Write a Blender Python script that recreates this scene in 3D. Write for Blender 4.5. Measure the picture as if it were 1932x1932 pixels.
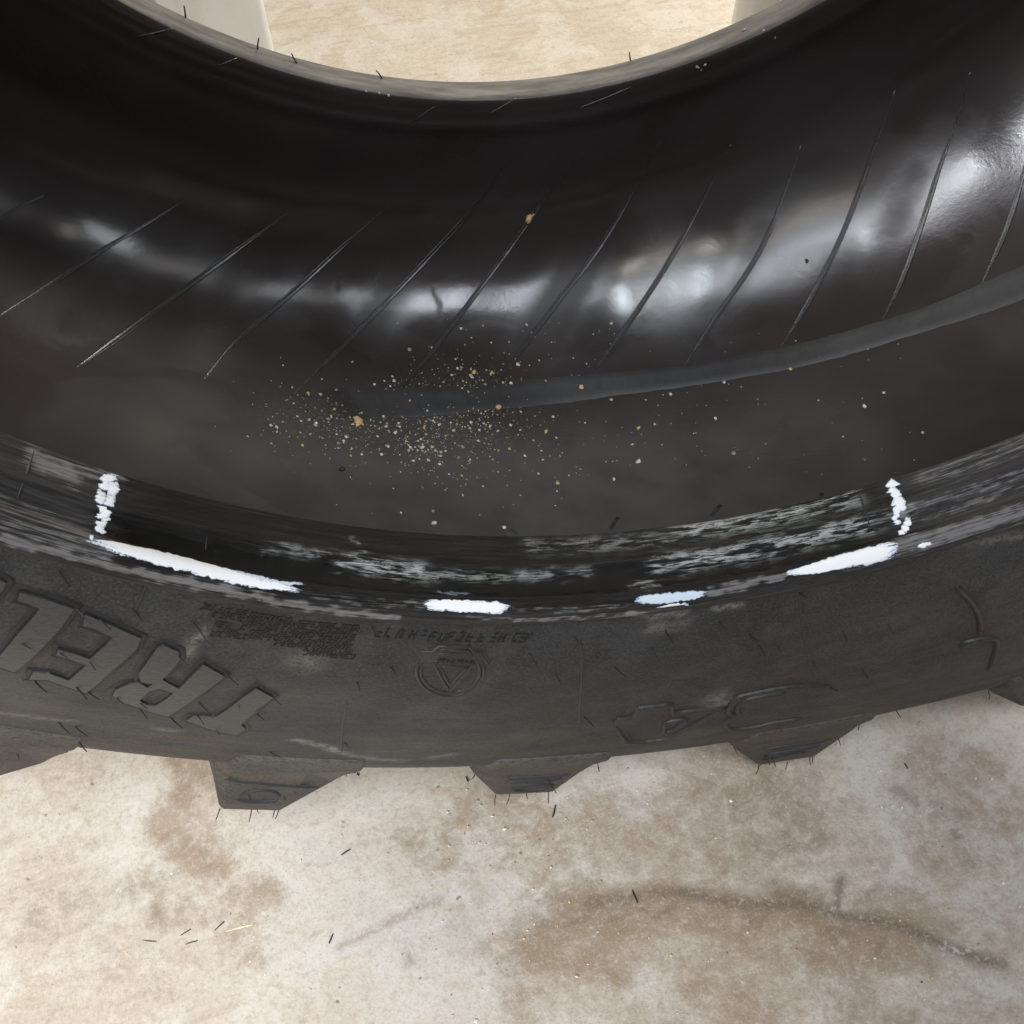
import bpy, bmesh, math, random
import numpy as np
from mathutils import Vector, Matrix
from mathutils.geometry import tessellate_polygon
random.seed(7); RNG = np.random.RandomState(11)
scene = bpy.context.scene
for o in list(bpy.data.objects): bpy.data.objects.remove(o)
COL = scene.collection
H = 0.722                                  # height of the axle above the floor
CAM_POS = (-0.22466, -0.26787, 0.73150)
CAM_AXES = ((0.965585, -0.260087, 0.0), (0.206561, 0.766867, 0.607658), (-0.158044, -0.586745, 0.794199))  # right, up, back

# ---- camera -----------------------------------------------------------------
cd = bpy.data.cameras.new('camera'); cam = bpy.data.objects.new('camera', cd); COL.objects.link(cam)
cd.sensor_fit = 'HORIZONTAL'; cd.angle = 2*math.atan(966/2090.0); cd.clip_start = .01; cd.clip_end = 200
_r, _u, _b = [Vector(v) for v in CAM_AXES]
_m = Matrix((_r, _u, _b)).transposed().to_4x4(); _m.translation = Vector(CAM_POS); cam.matrix_world = _m
scene.camera = cam
# ---- light: an indoor workshop, cool ceiling tubes, added lights for the left pool, posts and far floor ----
w = bpy.data.worlds.new('World'); scene.world = w; w.use_nodes = True
w.node_tree.nodes['Background'].inputs[0].default_value = (.95, .93, .90, 1)
w.node_tree.nodes['Background'].inputs[1].default_value = .05
scene.view_settings.view_transform = 'Standard'; scene.view_settings.look = 'None'
scene.view_settings.exposure = .18; scene.view_settings.gamma = 1
def area_lamp(name, loc, target, size, power, col):
    ld = bpy.data.lights.new(name, 'AREA'); ld.shape = 'RECTANGLE'; ld.size, ld.size_y = size; ld.energy = power; ld.color = col
    o = bpy.data.objects.new(name, ld); COL.objects.link(o); o.location = loc
    d = Vector(target)-Vector(loc); o.rotation_euler = d.to_track_quat('-Z', 'Y').to_euler() if d.xy.length > 1e-6 else (0, 0, 0); return o
LAMPS = [ # x, y, z, width, length, power, colour
 (2.3, -2.1, 3.0, .28, .9, 2.8, (1, .96, .92)), (1.52, -2.4, 3.0, .26, 1.0, 6.5, (.92, .95, 1)), (.90, -1.80, 3.0, .22, 1.1, 16, (.86, .90, 1)),
 (.20, -1.20, 3.0, .20, .8, 15, (.85, .93, 1)), (-.02, -2.2, 3.0, .16, .5, 5, (1, .92, .84)), (-.42, -1.15, 3.0, .20, .9, 17, (.89, .93, 1)), (-1.00, -1.02, 3.0, .30, .9, 32, (.91, .92, 1))]
for x, y, z, a, b, p, c in LAMPS: area_lamp('ceiling_lamp', (x, y, z), (x, y, 0), (a, b), p, c)
sl = bpy.data.lights.new('added_pool_spot', 'SPOT'); sl.energy = 108; sl.color = (1, .965, .91); sl.spot_size = math.radians(33); sl.spot_blend = .8; sl.shadow_soft_size = .14  # added spot; its soft cone edge stands for a shadow on the right floor
so = bpy.data.objects.new('added_pool_spot', sl); COL.objects.link(so); so.location = (-.95, -.95, 1.25); so.rotation_euler = (Vector((-.40, -.15, .0))-so.location).to_track_quat('-Z', 'Y').to_euler()
area_lamp('added_post_fill', (-1.9, 1.0, 1.5), (-.3, .7, .1), (.5, .5), 34, (1, .96, .90)); area_lamp('added_post_fill', (1.35, .75, .9), (-.2, .76, .15), (.4, .4), 34, (1, .94, .84))  # unseen fills added to brighten the white posts
area_lamp('added_floor_fill', (-.7, 3.3, 1.9), (-.1, 1.0, 0), (.8, .5), 30, (1, .90, .74)); area_lamp('added_floor_fill', (1.1, 3.3, 1.9), (.3, 1.0, 0), (.8, .5), 27, (1, .90, .74))  # low warm fills added to light the far floor

# ---- shape of the tyre: one closed cross-section swept round the axle -------
PROFILE = [  # (radius, offset along the axle) in metres, + is the near side
 (.4322,-.0258),(.4316,-.0190),(.4318,-.0145),(.4311,-.0110),(.4309,-.0075),(.4326,-.0045),(.4338,.0005),(.4336,.0055),(.4318,.0092),(.4316,.0122),(.4335,.0150),(.4360,.0166),(.4376,.0160),(.4388,.0172),
 (.4406,.0172),(.4424,.0146),(.4600,.0150),(.5000,.0172),(.5500,.0165),(.5950,.0140),(.6280,.0098),(.6500,.0048),
 (.6630,-.0030),(.6705,-.0150),(.6740,-.0400),(.6755,-.0800),(.6770,-.1300),(.6800,-.2070),
 (.6770,-.2840),(.6690,-.3740),(.6640,-.3880),(.6520,-.4040),(.6350,-.4160),(.6000,-.4260),(.5500,-.4330),(.5000,-.4360),
 (.4600,-.4340),(.4445,-.4335),(.4375,-.4340),(.4330,-.4325),(.4316,-.4280),(.4313,-.4180),(.4318,-.4100),
 (.4360,-.4075),(.4500,-.4065),(.4680,-.4110),(0.5233,-0.4133),(0.5499,-0.4025),(0.5734,-0.3861),(0.5937,-0.3647),(0.6105,-0.3384),(0.6224,-0.3111),(0.6310,-0.2803),(0.6362,-0.2461),
 (.6390,-.2070),(.6340,-.1300),(.6260,-.0700),(.6080,-.0320),(.5700,-.0100),(.5200,-.0040),
 (.4800,-.0120),(.4550,-.0240),(.4400,-.0290)]
def _catmull(pts, n=24):
    P = np.array(pts); N = len(P); out = []
    for i in range(N):
        p0, p1, p2, p3 = P[i-1], P[i], P[(i+1) % N], P[(i+2) % N]
        t0 = 0; t1 = t0+np.linalg.norm(p1-p0)**.5; t2 = t1+np.linalg.norm(p2-p1)**.5; t3 = t2+np.linalg.norm(p3-p2)**.5
        for t in np.linspace(t1, t2, n, endpoint=False):
            a1 = (t1-t)/(t1-t0)*p0+(t-t0)/(t1-t0)*p1; a2 = (t2-t)/(t2-t1)*p1+(t-t1)/(t2-t1)*p2; a3 = (t3-t)/(t3-t2)*p2+(t-t2)/(t3-t2)*p3
            b1 = (t2-t)/(t2-t0)*a1+(t-t0)/(t2-t0)*a2; b2 = (t3-t)/(t3-t1)*a2+(t-t1)/(t3-t1)*a3
            out.append((t2-t)/(t2-t1)*b1+(t-t1)/(t2-t1)*b2)
    return np.array(out+[out[0]])
_C = _catmull(PROFILE)
_S = np.concatenate([[0], np.cumsum(np.linalg.norm(np.diff(_C, axis=0), axis=1))])
PERIM = float(_S[-1])
def s_of(i):                      # arc length at profile point i
    return float(_S[i*24])
def s_near(p):
    return s_of(min(range(len(PROFILE)), key=lambda i: (PROFILE[i][0]-p[0])**2+(PROFILE[i][1]-p[1])**2))
def prof(s):
    s = np.mod(s, PERIM)
    return np.interp(s, _S, _C[:, 0]), np.interp(s, _S, _C[:, 1])
WOB = 1.0
SKEW, SKEW_X = .100, -.006         # the tread ring sits a little askew on the two beads
def place(th, r, z):              # th in degrees from the lowest point
    th = np.radians(th); x = r*np.sin(th); y = -r*np.cos(th)
    t = np.clip((r-.448)/(.64-.448), 0, 1); w = t*t*(3-2*t)
    return x, y, z+w*(SKEW*x+SKEW_X)
S_TOE, S_HEEL, S_RIDGE, S_SHOULDER, S_FARHEEL, S_FARTOE = s_of(0), s_near((.4360,.0166)), s_near((.4388,.0172)), s_near((.6705,-.0150)), s_near((.4330,-.4325)), s_near((.4318,-.4100))
def wobble(th, s):                # shallow unevenness of the moulded liner
    a = np.radians(th)
    k = np.clip((s-s_near((.4500,-.4065)))/.06, 0, 1)*np.clip((PERIM-.02-s)/.06, 0, 1)
    d = .0010*np.sin(17*a+9*s)+.00035*np.sin(37*a-21*s+1.3)+.0002*np.sin(53*a+35*s)+.0006*np.sin(9*a+40*s)
    return d*k
def surf(th, s):
    r, z = prof(s)
    if True:
        r0, z0 = prof(s-.002); r1, z1 = prof(s+.002)
        tr, tz = r1-r0, z1-z0; L = np.hypot(tr, tz)+1e-9
        w = wobble(th, s)*WOB
        r = r+w*(-tz/L); z = z+w*(tr/L)   # along the local normal
    return place(th, r, z)

LINER_RIDGES = [[[-41.36,1.13247],[-40.171,1.11175],[-38.941,1.09628]],[[-40.138,1.20119],[-37.879,1.16687],[-35.127,1.12601],[-32.569,1.0917],[-30.296,1.06286]],[[-35.471,1.22012],[-30.692,1.15184],[-25.171,1.08027],[-22.092,1.04567]],[[-27.654,1.20196],[-25.289,1.16119],[-21.305,1.11104],[-17.967,1.06979],[-14.563,1.03255]],[[-22.082,1.20474],[-19.487,1.17171],[-16.203,1.13166],[-11.667,1.07881],[-7.449,1.03052],[-5.407,0.9905]],[[-15.159,1.19816],[-12.252,1.16214],[-8.997,1.12054],[-3.608,1.05478],[-0.12,1.01386],[1.661,0.99327]],[[-8.197,1.19216],[-5.066,1.15464],[-1.004,1.11118],[2.637,1.07668],[6.49,1.03439],[8.822,1.00175]],[[-1.014,1.18715],[1.66,1.15939],[4.377,1.13249],[9.536,1.08121],[12.614,1.04962],[15.069,1.02333]],[[6.124,1.18836],[9.973,1.1507],[14.619,1.1112],[18.175,1.0731],[20.688,1.04522]],[[13.065,1.19322],[15.811,1.16741],[21.107,1.11778],[25.053,1.07798],[29.143,1.04007]],[[20.134,1.19956],[23.221,1.16885],[28.659,1.11095],[31.577,1.08461],[34.58,1.05648]],[[27.154,1.20203],[30.642,1.16974],[33.875,1.13659],[37.064,1.10243]]]
FAR_RIDGES = [[[-30.885,0.93837],[-32.499,0.94998]],[[-36.261,0.93602],[-38.882,0.95293]],[[-5.146,0.93662],[-7.891,0.94745]],[[5.918,0.94174],[0.728,0.94971]],[[-12.95,0.94201],[-15.046,0.95741]]]
NEAR_RIDGES = [[[-2.985,1.32534],[-1.971,1.31262]],[[3.66,1.32775],[4.83,1.31633]],[[-9.577,1.32226],[-9.213,1.31882],[-8.994,1.32259]],[[1.927,1.63863],[11.277,1.32464]]]
STRIP_TOP = [[-21.505,1.19901],[-18.392,1.18914],[-13.422,1.18529],[-8.298,1.1827],[-4.289,1.17779],[1.168,1.17869],[6.484,1.18301],[10.3,1.18619],[15.329,1.18999],[20.387,1.19364],[24.257,1.19622],[27.755,1.19728],[30.961,1.19932],[35.0,1.20079],[39.026,1.20345]]
STRIP_LOW = [[-21.167,1.22081],[-18.13,1.21691],[-13.799,1.21152],[-9.921,1.20741],[-6.13,1.20284],[-2.104,1.20013],[1.676,1.19925],[5.91,1.20159],[9.632,1.2057],[13.365,1.20909],[17.521,1.21213],[20.779,1.21356],[24.754,1.21769],[29.678,1.2247],[33.652,1.22593],[37.633,1.22803]]
STROKE_LEFT = [[-45.482,0.0377,-45.529,0.03958],[-44.144,0.03524,-44.306,0.04005],[-42.269,0.03305,-42.565,0.03998],[-40.57,0.03282,-40.908,0.04032],[-38.92,0.03444,-39.194,0.04091],[-37.559,0.03645,-37.721,0.04136],[-36.124,0.0376,-36.226,0.04151],[-35.11,0.03866,-35.164,0.04128],[-34.191,0.03968,-34.212,0.04095]]
STROKE_LEFT_TAIL = [[-37.869,0.03543,-37.94,0.03666],[-36.418,0.03656,-36.525,0.03867],[-35.25,0.03733,-35.317,0.03923],[-33.945,0.03637,-33.996,0.0377]]
STROKE_MIDDLE = [[-26.741,0.03965,-26.781,0.04144],[-26.334,0.03888,-26.364,0.04278],[-24.73,0.03863,-24.764,0.04306],[-23.391,0.03903,-23.421,0.04323],[-22.043,0.03921,-22.047,0.04391],[-21.319,0.04043,-21.305,0.04229]]
STROKE_BLUE = [[-13.018,0.0404,-13.023,0.04236],[-12.403,0.03972,-12.404,0.04343],[-11.146,0.0397,-11.138,0.04396],[-9.709,0.0401,-9.693,0.04414],[-8.818,0.04046,-8.779,0.04402],[-8.124,0.04117,-8.1,0.04268]]
STROKE_BLUE_DRIP = [[-11.34,0.04513,-11.483,0.0465],[-10.445,0.04516,-10.4,0.0465],[-9.343,0.04586,-9.238,0.04804]]
STROKE_RIGHT = [[-2.589,0.03847,-2.635,0.04058],[-0.812,0.0378,-0.875,0.04233],[1.085,0.03649,0.988,0.04318],[2.946,0.03614,2.83,0.04375],[4.408,0.03621,4.306,0.04408],[5.247,0.03716,5.186,0.04318]]
STROKE_RIGHT_DAB = [[6.416,0.04186,6.413,0.04292],[6.954,0.0417,6.956,0.04385],[7.385,0.04239,7.39,0.04347]]
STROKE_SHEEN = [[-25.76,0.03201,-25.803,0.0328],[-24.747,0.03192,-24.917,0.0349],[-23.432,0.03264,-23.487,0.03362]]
TICK_LEFT = [[[-44.32,0.00459],[-43.903,0.00338],[-43.869,0.00434],[-44.043,0.00546],[-44.231,0.00628],[-44.455,0.00759],[-44.672,0.00767],[-44.724,0.00668],[-44.762,0.00586],[-44.726,0.00483],[-44.595,0.00371],[-44.407,0.00276],[-44.212,0.00225],[-44.058,0.00226],[-43.865,0.00217]],[[-44.556,0.00928],[-44.241,0.00841],[-44.316,0.00947],[-44.32,0.01086],[-44.493,0.01147],[-44.655,0.01227],[-44.764,0.01178],[-44.863,0.01125],[-44.85,0.0101],[-44.886,0.00904],[-44.715,0.00826],[-44.634,0.00668],[-44.453,0.00593],[-44.342,0.00673],[-44.212,0.0071]],[[-44.141,0.00985],[-43.745,0.00879],[-43.897,0.01078],[-44.006,0.01231],[-44.153,0.01587],[-44.26,0.01403],[-44.398,0.01434],[-44.521,0.01347],[-44.416,0.01061],[-44.482,0.00861],[-44.364,0.00653],[-44.193,0.00619],[-44.072,0.00627],[-43.9,0.00536],[-43.825,0.00699]],[[-44.872,0.01599],[-44.566,0.01499],[-44.587,0.01733],[-44.743,0.01832],[-44.784,0.01989],[-44.919,0.02008],[-45.058,0.01976],[-45.15,0.01858],[-45.18,0.01699],[-45.044,0.01513],[-44.997,0.0122],[-44.849,0.01096],[-44.741,0.01191],[-44.67,0.01251],[-44.503,0.01232]],[[-44.415,0.01652],[-44.081,0.01546],[-44.169,0.0171],[-44.213,0.01861],[-44.336,0.01936],[-44.476,0.0193],[-44.59,0.01905],[-44.71,0.01868],[-44.737,0.01749],[-44.678,0.01588],[-44.566,0.01428],[-44.411,0.01256],[-44.282,0.01291],[-44.094,0.01201],[-44.066,0.01372]],[[-44.719,0.02065],[-44.513,0.02019],[-44.453,0.02087],[-44.563,0.02137],[-44.639,0.02176],[-44.723,0.02187],[-44.839,0.02231],[-44.857,0.02148],[-44.903,0.02106],[-44.973,0.02044],[-44.908,0.01979],[-44.799,0.01962],[-44.72,0.01939],[-44.637,0.01943],[-44.508,0.01937]],[[-44.494,0.02175],[-44.247,0.02121],[-44.314,0.02178],[-44.302,0.02245],[-44.421,0.02276],[-44.518,0.02281],[-44.608,0.02288],[-44.738,0.02297],[-44.775,0.02239],[-44.675,0.02172],[-44.633,0.02128],[-44.58,0.02076],[-44.477,0.02035],[-44.365,0.02041],[-44.275,0.02067]],[[-44.676,0.02363],[-44.378,0.02294],[-44.344,0.02332],[-44.445,0.0239],[-44.595,0.02433],[-44.746,0.02484],[-44.911,0.02509],[-44.998,0.02485],[-45.029,0.02446],[-44.938,0.02389],[-44.973,0.0233],[-44.766,0.02289],[-44.6,0.02224],[-44.424,0.02208],[-44.288,0.02219]],[[-44.477,0.02445],[-44.235,0.02389],[-44.208,0.02429],[-44.359,0.02469],[-44.426,0.02503],[-44.524,0.02543],[-44.613,0.02542],[-44.737,0.02553],[-44.747,0.02508],[-44.707,0.02459],[-44.644,0.02411],[-44.539,0.02377],[-44.439,0.02361],[-44.332,0.02342],[-44.222,0.02341]],[[-44.702,0.02697],[-44.473,0.02641],[-44.442,0.02701],[-44.493,0.02789],[-44.637,0.0284],[-44.785,0.02913],[-44.892,0.02877],[-44.969,0.02837],[-44.965,0.02764],[-45.024,0.02694],[-44.922,0.02607],[-44.757,0.02593],[-44.649,0.02544],[-44.499,0.02508],[-44.39,0.02541]],[[-44.788,0.02956],[-44.599,0.02906],[-44.537,0.02977],[-44.628,0.03071],[-44.759,0.03087],[-44.85,0.03118],[-44.946,0.0313],[-44.977,0.03071],[-45.002,0.03014],[-44.994,0.02939],[-44.949,0.02851],[-44.83,0.0282],[-44.728,0.02776],[-44.653,0.02808],[-44.515,0.02796]],[[-44.663,0.03048],[-44.461,0.02993],[-44.504,0.03067],[-44.586,0.03115],[-44.647,0.03184],[-44.728,0.03211],[-44.769,0.0317],[-44.808,0.03142],[-44.809,0.03089],[-44.8,0.03032],[-44.776,0.02959],[-44.688,0.02935],[-44.623,0.02935],[-44.558,0.02927],[-44.511,0.02952]],[[-45.385,0.03682],[-45.243,0.03635],[-45.302,0.03714],[-45.335,0.03777],[-45.381,0.0383],[-45.422,0.03794],[-45.456,0.03789],[-45.492,0.03772],[-45.482,0.03713],[-45.474,0.03644],[-45.42,0.03529],[-45.356,0.0352],[-45.31,0.03507],[-45.222,0.03434],[-45.25,0.03557]]]
TICK_RIGHT = [[[7.103,0.00368],[7.564,0.00493],[7.335,0.00543],[7.186,0.00572],[7.033,0.00617],[6.818,0.00633],[6.776,0.00491],[6.632,0.00392],[6.734,0.00264],[6.882,0.00181],[7.034,0.00126],[7.412,-0.00323],[7.374,0.00113],[7.409,0.0025],[7.43,0.00352]],[[6.843,0.00713],[7.138,0.00793],[7.042,0.00866],[6.933,0.00943],[6.767,0.0098],[6.694,0.00854],[6.603,0.00807],[6.46,0.00736],[6.602,0.00646],[6.682,0.00585],[6.769,0.00512],[6.923,0.0044],[7.027,0.00538],[7.144,0.00593],[7.198,0.00691]],[[6.904,0.01032],[7.281,0.01137],[7.061,0.01182],[6.948,0.01358],[6.778,0.01345],[6.655,0.01282],[6.618,0.01165],[6.603,0.01062],[6.589,0.0095],[6.675,0.00839],[6.839,0.0081],[6.988,0.00773],[7.138,0.00798],[7.295,0.00857],[7.261,0.00997]],[[6.765,0.01512],[7.199,0.01648],[7.052,0.0176],[6.9,0.01873],[6.653,0.01902],[6.519,0.01737],[6.295,0.01693],[6.163,0.01539],[6.361,0.01381],[6.538,0.01286],[6.664,0.01104],[6.875,0.01219],[7.152,0.01154],[7.224,0.0133],[7.185,0.01496]],[[6.735,0.01836],[7.061,0.01911],[6.996,0.01984],[6.913,0.02073],[6.725,0.02056],[6.565,0.02006],[6.441,0.01938],[6.272,0.01855],[6.31,0.01725],[6.489,0.01646],[6.632,0.01531],[6.804,0.01612],[7.001,0.01594],[7.062,0.01718],[7.046,0.01824]],[[6.352,0.02006],[6.579,0.02055],[6.488,0.02129],[6.418,0.02272],[6.297,0.02251],[6.186,0.02245],[6.104,0.02182],[6.061,0.02077],[6.123,0.01958],[6.172,0.01827],[6.314,0.01794],[6.415,0.01793],[6.5,0.01809],[6.65,0.01805],[6.627,0.0194]],[[6.076,0.02282],[6.266,0.02325],[6.184,0.02363],[6.136,0.02445],[6.043,0.02413],[5.974,0.02394],[5.908,0.02364],[5.863,0.02308],[5.899,0.02242],[5.955,0.02193],[6.013,0.02139],[6.107,0.02108],[6.19,0.02151],[6.233,0.02205],[6.291,0.02255]],[[6.122,0.02528],[6.395,0.02593],[6.277,0.02625],[6.186,0.0264],[6.098,0.02653],[6.009,0.02632],[5.883,0.02611],[5.934,0.02536],[5.848,0.02465],[5.985,0.02445],[6.057,0.02423],[6.142,0.0241],[6.241,0.02418],[6.312,0.02463],[6.371,0.02519]],[[6.755,0.02651],[6.99,0.0271],[6.923,0.02824],[6.787,0.02875],[6.676,0.02857],[6.5,0.02924],[6.522,0.02777],[6.382,0.02711],[6.546,0.02599],[6.597,0.02501],[6.715,0.02464],[6.85,0.02359],[6.911,0.02479],[7.05,0.02492],[7.004,0.02611]],[[6.392,0.02982],[6.58,0.03034],[6.586,0.03176],[6.423,0.03141],[6.272,0.03274],[6.189,0.0318],[6.174,0.03081],[6.139,0.03006],[6.141,0.02914],[6.214,0.02828],[6.321,0.02737],[6.472,0.02744],[6.571,0.02808],[6.601,0.0289],[6.682,0.02955]],[[6.008,0.03164],[6.215,0.03231],[6.164,0.03351],[6.03,0.03342],[5.948,0.03313],[5.842,0.03322],[5.729,0.03279],[5.799,0.03174],[5.834,0.03112],[5.843,0.03027],[5.947,0.02983],[6.072,0.02968],[6.159,0.03029],[6.233,0.03079],[6.239,0.03154]]]
LETTERS = [[[[-32.559,0.11816],[-31.196,0.12798],[-31.135,0.14667],[-30.661,0.17821],[-30.119,0.18601],[-30.026,0.20079],[-31.502,0.1942],[-33.344,0.1801],[-33.422,0.17086],[-32.399,0.16795],[-32.461,0.15221],[-32.639,0.13131]]],[[[-36.294,0.09947],[-34.728,0.10834],[-34.724,0.1366],[-34.407,0.17607],[-35.425,0.17119],[-36.425,0.16494],[-37.406,0.15914],[-38.118,0.15213],[-38.478,0.14209],[-38.372,0.13083],[-37.974,0.12777],[-37.379,0.13232],[-37.408,0.12648],[-38.038,0.12575],[-38.619,0.11657],[-38.905,0.10214],[-39.05,0.09137],[-38.881,0.08898],[-37.925,0.09234],[-37.559,0.09829],[-37.438,0.10552],[-37.307,0.1196],[-36.719,0.12378],[-36.053,0.12805],[-36.241,0.11226]],[[-36.784,0.15354],[-37.115,0.13622],[-36.809,0.13105],[-35.976,0.13506],[-35.832,0.14687],[-35.759,0.15917],[-36.23,0.15854]]],[[[-43.381,0.07824],[-41.851,0.0818],[-40.141,0.08683],[-39.89,0.09514],[-39.839,0.11771],[-39.286,0.15379],[-40.462,0.148],[-41.599,0.14291],[-42.155,0.14762],[-42.552,0.13589],[-41.905,0.13384],[-40.811,0.13851],[-41.111,0.11668],[-42.05,0.1136],[-42.74,0.11244],[-42.956,0.10661],[-42.15,0.1079],[-41.287,0.11007],[-41.317,0.09848],[-41.338,0.08985],[-42.316,0.08625],[-43.034,0.0857]]],[[[-46.64,0.07457],[-45.452,0.07473],[-43.995,0.07648],[-43.789,0.09029],[-43.537,0.11296],[-43.127,0.1406],[-43.608,0.13891],[-44.27,0.13616],[-44.703,0.12003],[-45.062,0.10262],[-45.209,0.08974],[-45.319,0.081],[-45.898,0.07971],[-46.418,0.0796]]],[[[-48.212,0.07029],[-47.856,0.07059],[-47.422,0.07151],[-47.311,0.07575],[-47.236,0.08422],[-47.765,0.08319]]]]
RELIEF_LINES = [[[-9.161,0.19066],[-9.36,0.17781],[-8.55,0.17723],[-8.571,0.16285],[-6.542,0.16361],[-5.995,0.17946],[-4.394,0.18045],[-2.731,0.1838],[-3.263,0.192],[-3.918,0.20607],[-5.328,0.22934],[-6.587,0.22914],[-7.616,0.22391],[-8.442,0.20646],[-9.161,0.19066]],[[-6.053,0.19414],[-4.849,0.19465],[-5.161,0.21082],[-5.683,0.21166],[-6.053,0.19414]],[[3.79,0.18038],[1.102,0.1685],[-1.188,0.16718],[-2.406,0.17097],[-2.356,0.18958],[-1.732,0.20209],[-2.012,0.21142],[-1.26,0.22625],[0.257,0.22952],[1.095,0.22659],[2.933,0.22816]],[[-1.423,0.19963],[-1.92,0.18662],[-1.614,0.1764],[-0.546,0.17422],[0.902,0.17616]],[[10.059,0.09617],[11.092,0.11277],[11.949,0.13167],[12.384,0.14946],[12.411,0.15851]],[[11.348,0.169],[11.94,0.16493],[13.587,0.17179],[13.769,0.19527],[13.69,0.21702]]]
EMBLEM_LINES = [[[-21.227,0.08594],[-20.959,0.08939],[-20.734,0.09309],[-20.555,0.09696],[-20.425,0.10094],[-20.348,0.10492],[-20.323,0.10882],[-20.35,0.11251],[-20.433,0.11586],[-20.57,0.11871],[-20.761,0.12092],[-21.003,0.12239],[-21.29,0.12305],[-21.617,0.12288],[-21.975,0.12188],[-22.354,0.1201],[-22.743,0.11764],[-23.131,0.11461],[-23.506,0.11117],[-23.855,0.10746],[-24.166,0.10362],[-24.434,0.09974],[-24.65,0.09591],[-24.811,0.0922],[-24.913,0.08868],[-24.955,0.08541]],[[-21.387,0.08728],[-21.156,0.09023],[-20.961,0.09337],[-20.809,0.09666],[-20.701,0.1],[-20.639,0.10333],[-20.626,0.10655],[-20.66,0.10957],[-20.742,0.11229],[-20.872,0.1146],[-21.047,0.11639],[-21.265,0.11758],[-21.522,0.11811],[-21.811,0.11797],[-22.125,0.11716],[-22.455,0.11573],[-22.792,0.11373],[-23.127,0.11128],[-23.448,0.10847],[-23.746,0.10542],[-24.012,0.10223],[-24.24,0.09897],[-24.425,0.09573],[-24.561,0.09258],[-24.645,0.08957],[-24.677,0.08677]],[[-25.172,0.08347],[-25.204,0.07806],[-24.505,0.07833],[-24.345,0.07399],[-23.418,0.07397],[-22.479,0.07407],[-21.973,0.07894],[-21.342,0.07939],[-21.053,0.08271],[-20.559,0.08755]],[[-24.217,0.07956],[-24.043,0.07644],[-22.445,0.07682],[-22.045,0.08044],[-23.113,0.08049],[-24.217,0.07956]],[[-24.145,0.08597],[-22.795,0.08742],[-21.546,0.08845],[-21.722,0.10121],[-21.792,0.1162],[-23.082,0.09929],[-24.145,0.08597]],[[-23.484,0.09041],[-22.628,0.09111],[-21.798,0.09219],[-21.942,0.10036],[-22.088,0.10902],[-22.966,0.09783],[-23.484,0.09041]]]
SMALL_TEXT = [[[-38.607,0.06145],[-37.894,0.06107]],[[-37.639,0.06221],[-36.143,0.06137]],[[-35.998,0.06223],[-33.55,0.06212]],[[-33.248,0.06313],[-29.608,0.06301]],[[-37.79,0.0647],[-36.051,0.06455]],[[-35.907,0.06459],[-32.225,0.06473]],[[-32.011,0.06594],[-29.752,0.06607]],[[-37.294,0.07033],[-35.697,0.07066]],[[-35.727,0.0677],[-34.0,0.06792]],[[-33.835,0.06828],[-29.599,0.06899]],[[-36.617,0.07403],[-34.248,0.07202]],[[-34.133,0.07151],[-31.851,0.07159]],[[-31.477,0.07214],[-29.497,0.07283]],[[-37.129,0.07705],[-35.232,0.07632]],[[-35.215,0.07497],[-32.767,0.07444]],[[-32.563,0.0755],[-29.34,0.07679]],[[-33.687,0.07778],[-32.074,0.07826]],[[-31.88,0.08008],[-29.198,0.08051]],[[-31.768,0.0831],[-28.814,0.08415]]]
CODE_TEXT = [[[-28.598,0.06477],[-27.561,0.06413]],[[-27.442,0.06531],[-26.776,0.06548]],[[-26.491,0.06515],[-26.182,0.06531]],[[-26.007,0.06518],[-24.782,0.06663]],[[-24.661,0.06661],[-24.29,0.0667]],[[-24.13,0.06618],[-23.868,0.06652]],[[-23.506,0.06636],[-23.252,0.06651]],[[-22.949,0.06637],[-22.569,0.06655]],[[-22.155,0.06675],[-21.866,0.06695]],[[-21.487,0.06703],[-20.454,0.06765]],[[-20.031,0.06722],[-18.765,0.06863]]]
CREST_TEXT = [[[-23.936,0.08563],[-21.608,0.08756]]]
MOULD_LINES = [[[-16.882,0.0471],[-14.933,0.08388],[-13.417,0.12461],[-11.361,0.18752]],[[-42.091,0.0477],[-41.556,0.06407],[-41.313,0.07474]],[[-1.227,0.06143],[-0.356,0.08766],[0.915,0.12425],[2.327,0.16207]],[[-26.949,0.13242],[-25.445,0.17366],[-23.536,0.22964]],[[4.843,0.00094],[4.478,0.0138],[4.273,0.02296]],[[-48.139,0.00428],[-48.494,0.01547],[-48.767,0.02701]],[[-39.125,0.02054],[-39.165,0.02589]],[[-36.181,0.0458],[-36.079,0.04913]],[[-14.545,0.0038],[-14.727,0.00808]],[[-35.2,0.272],[-36.132,0.2441],[-35.893,0.23648]]]
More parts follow.
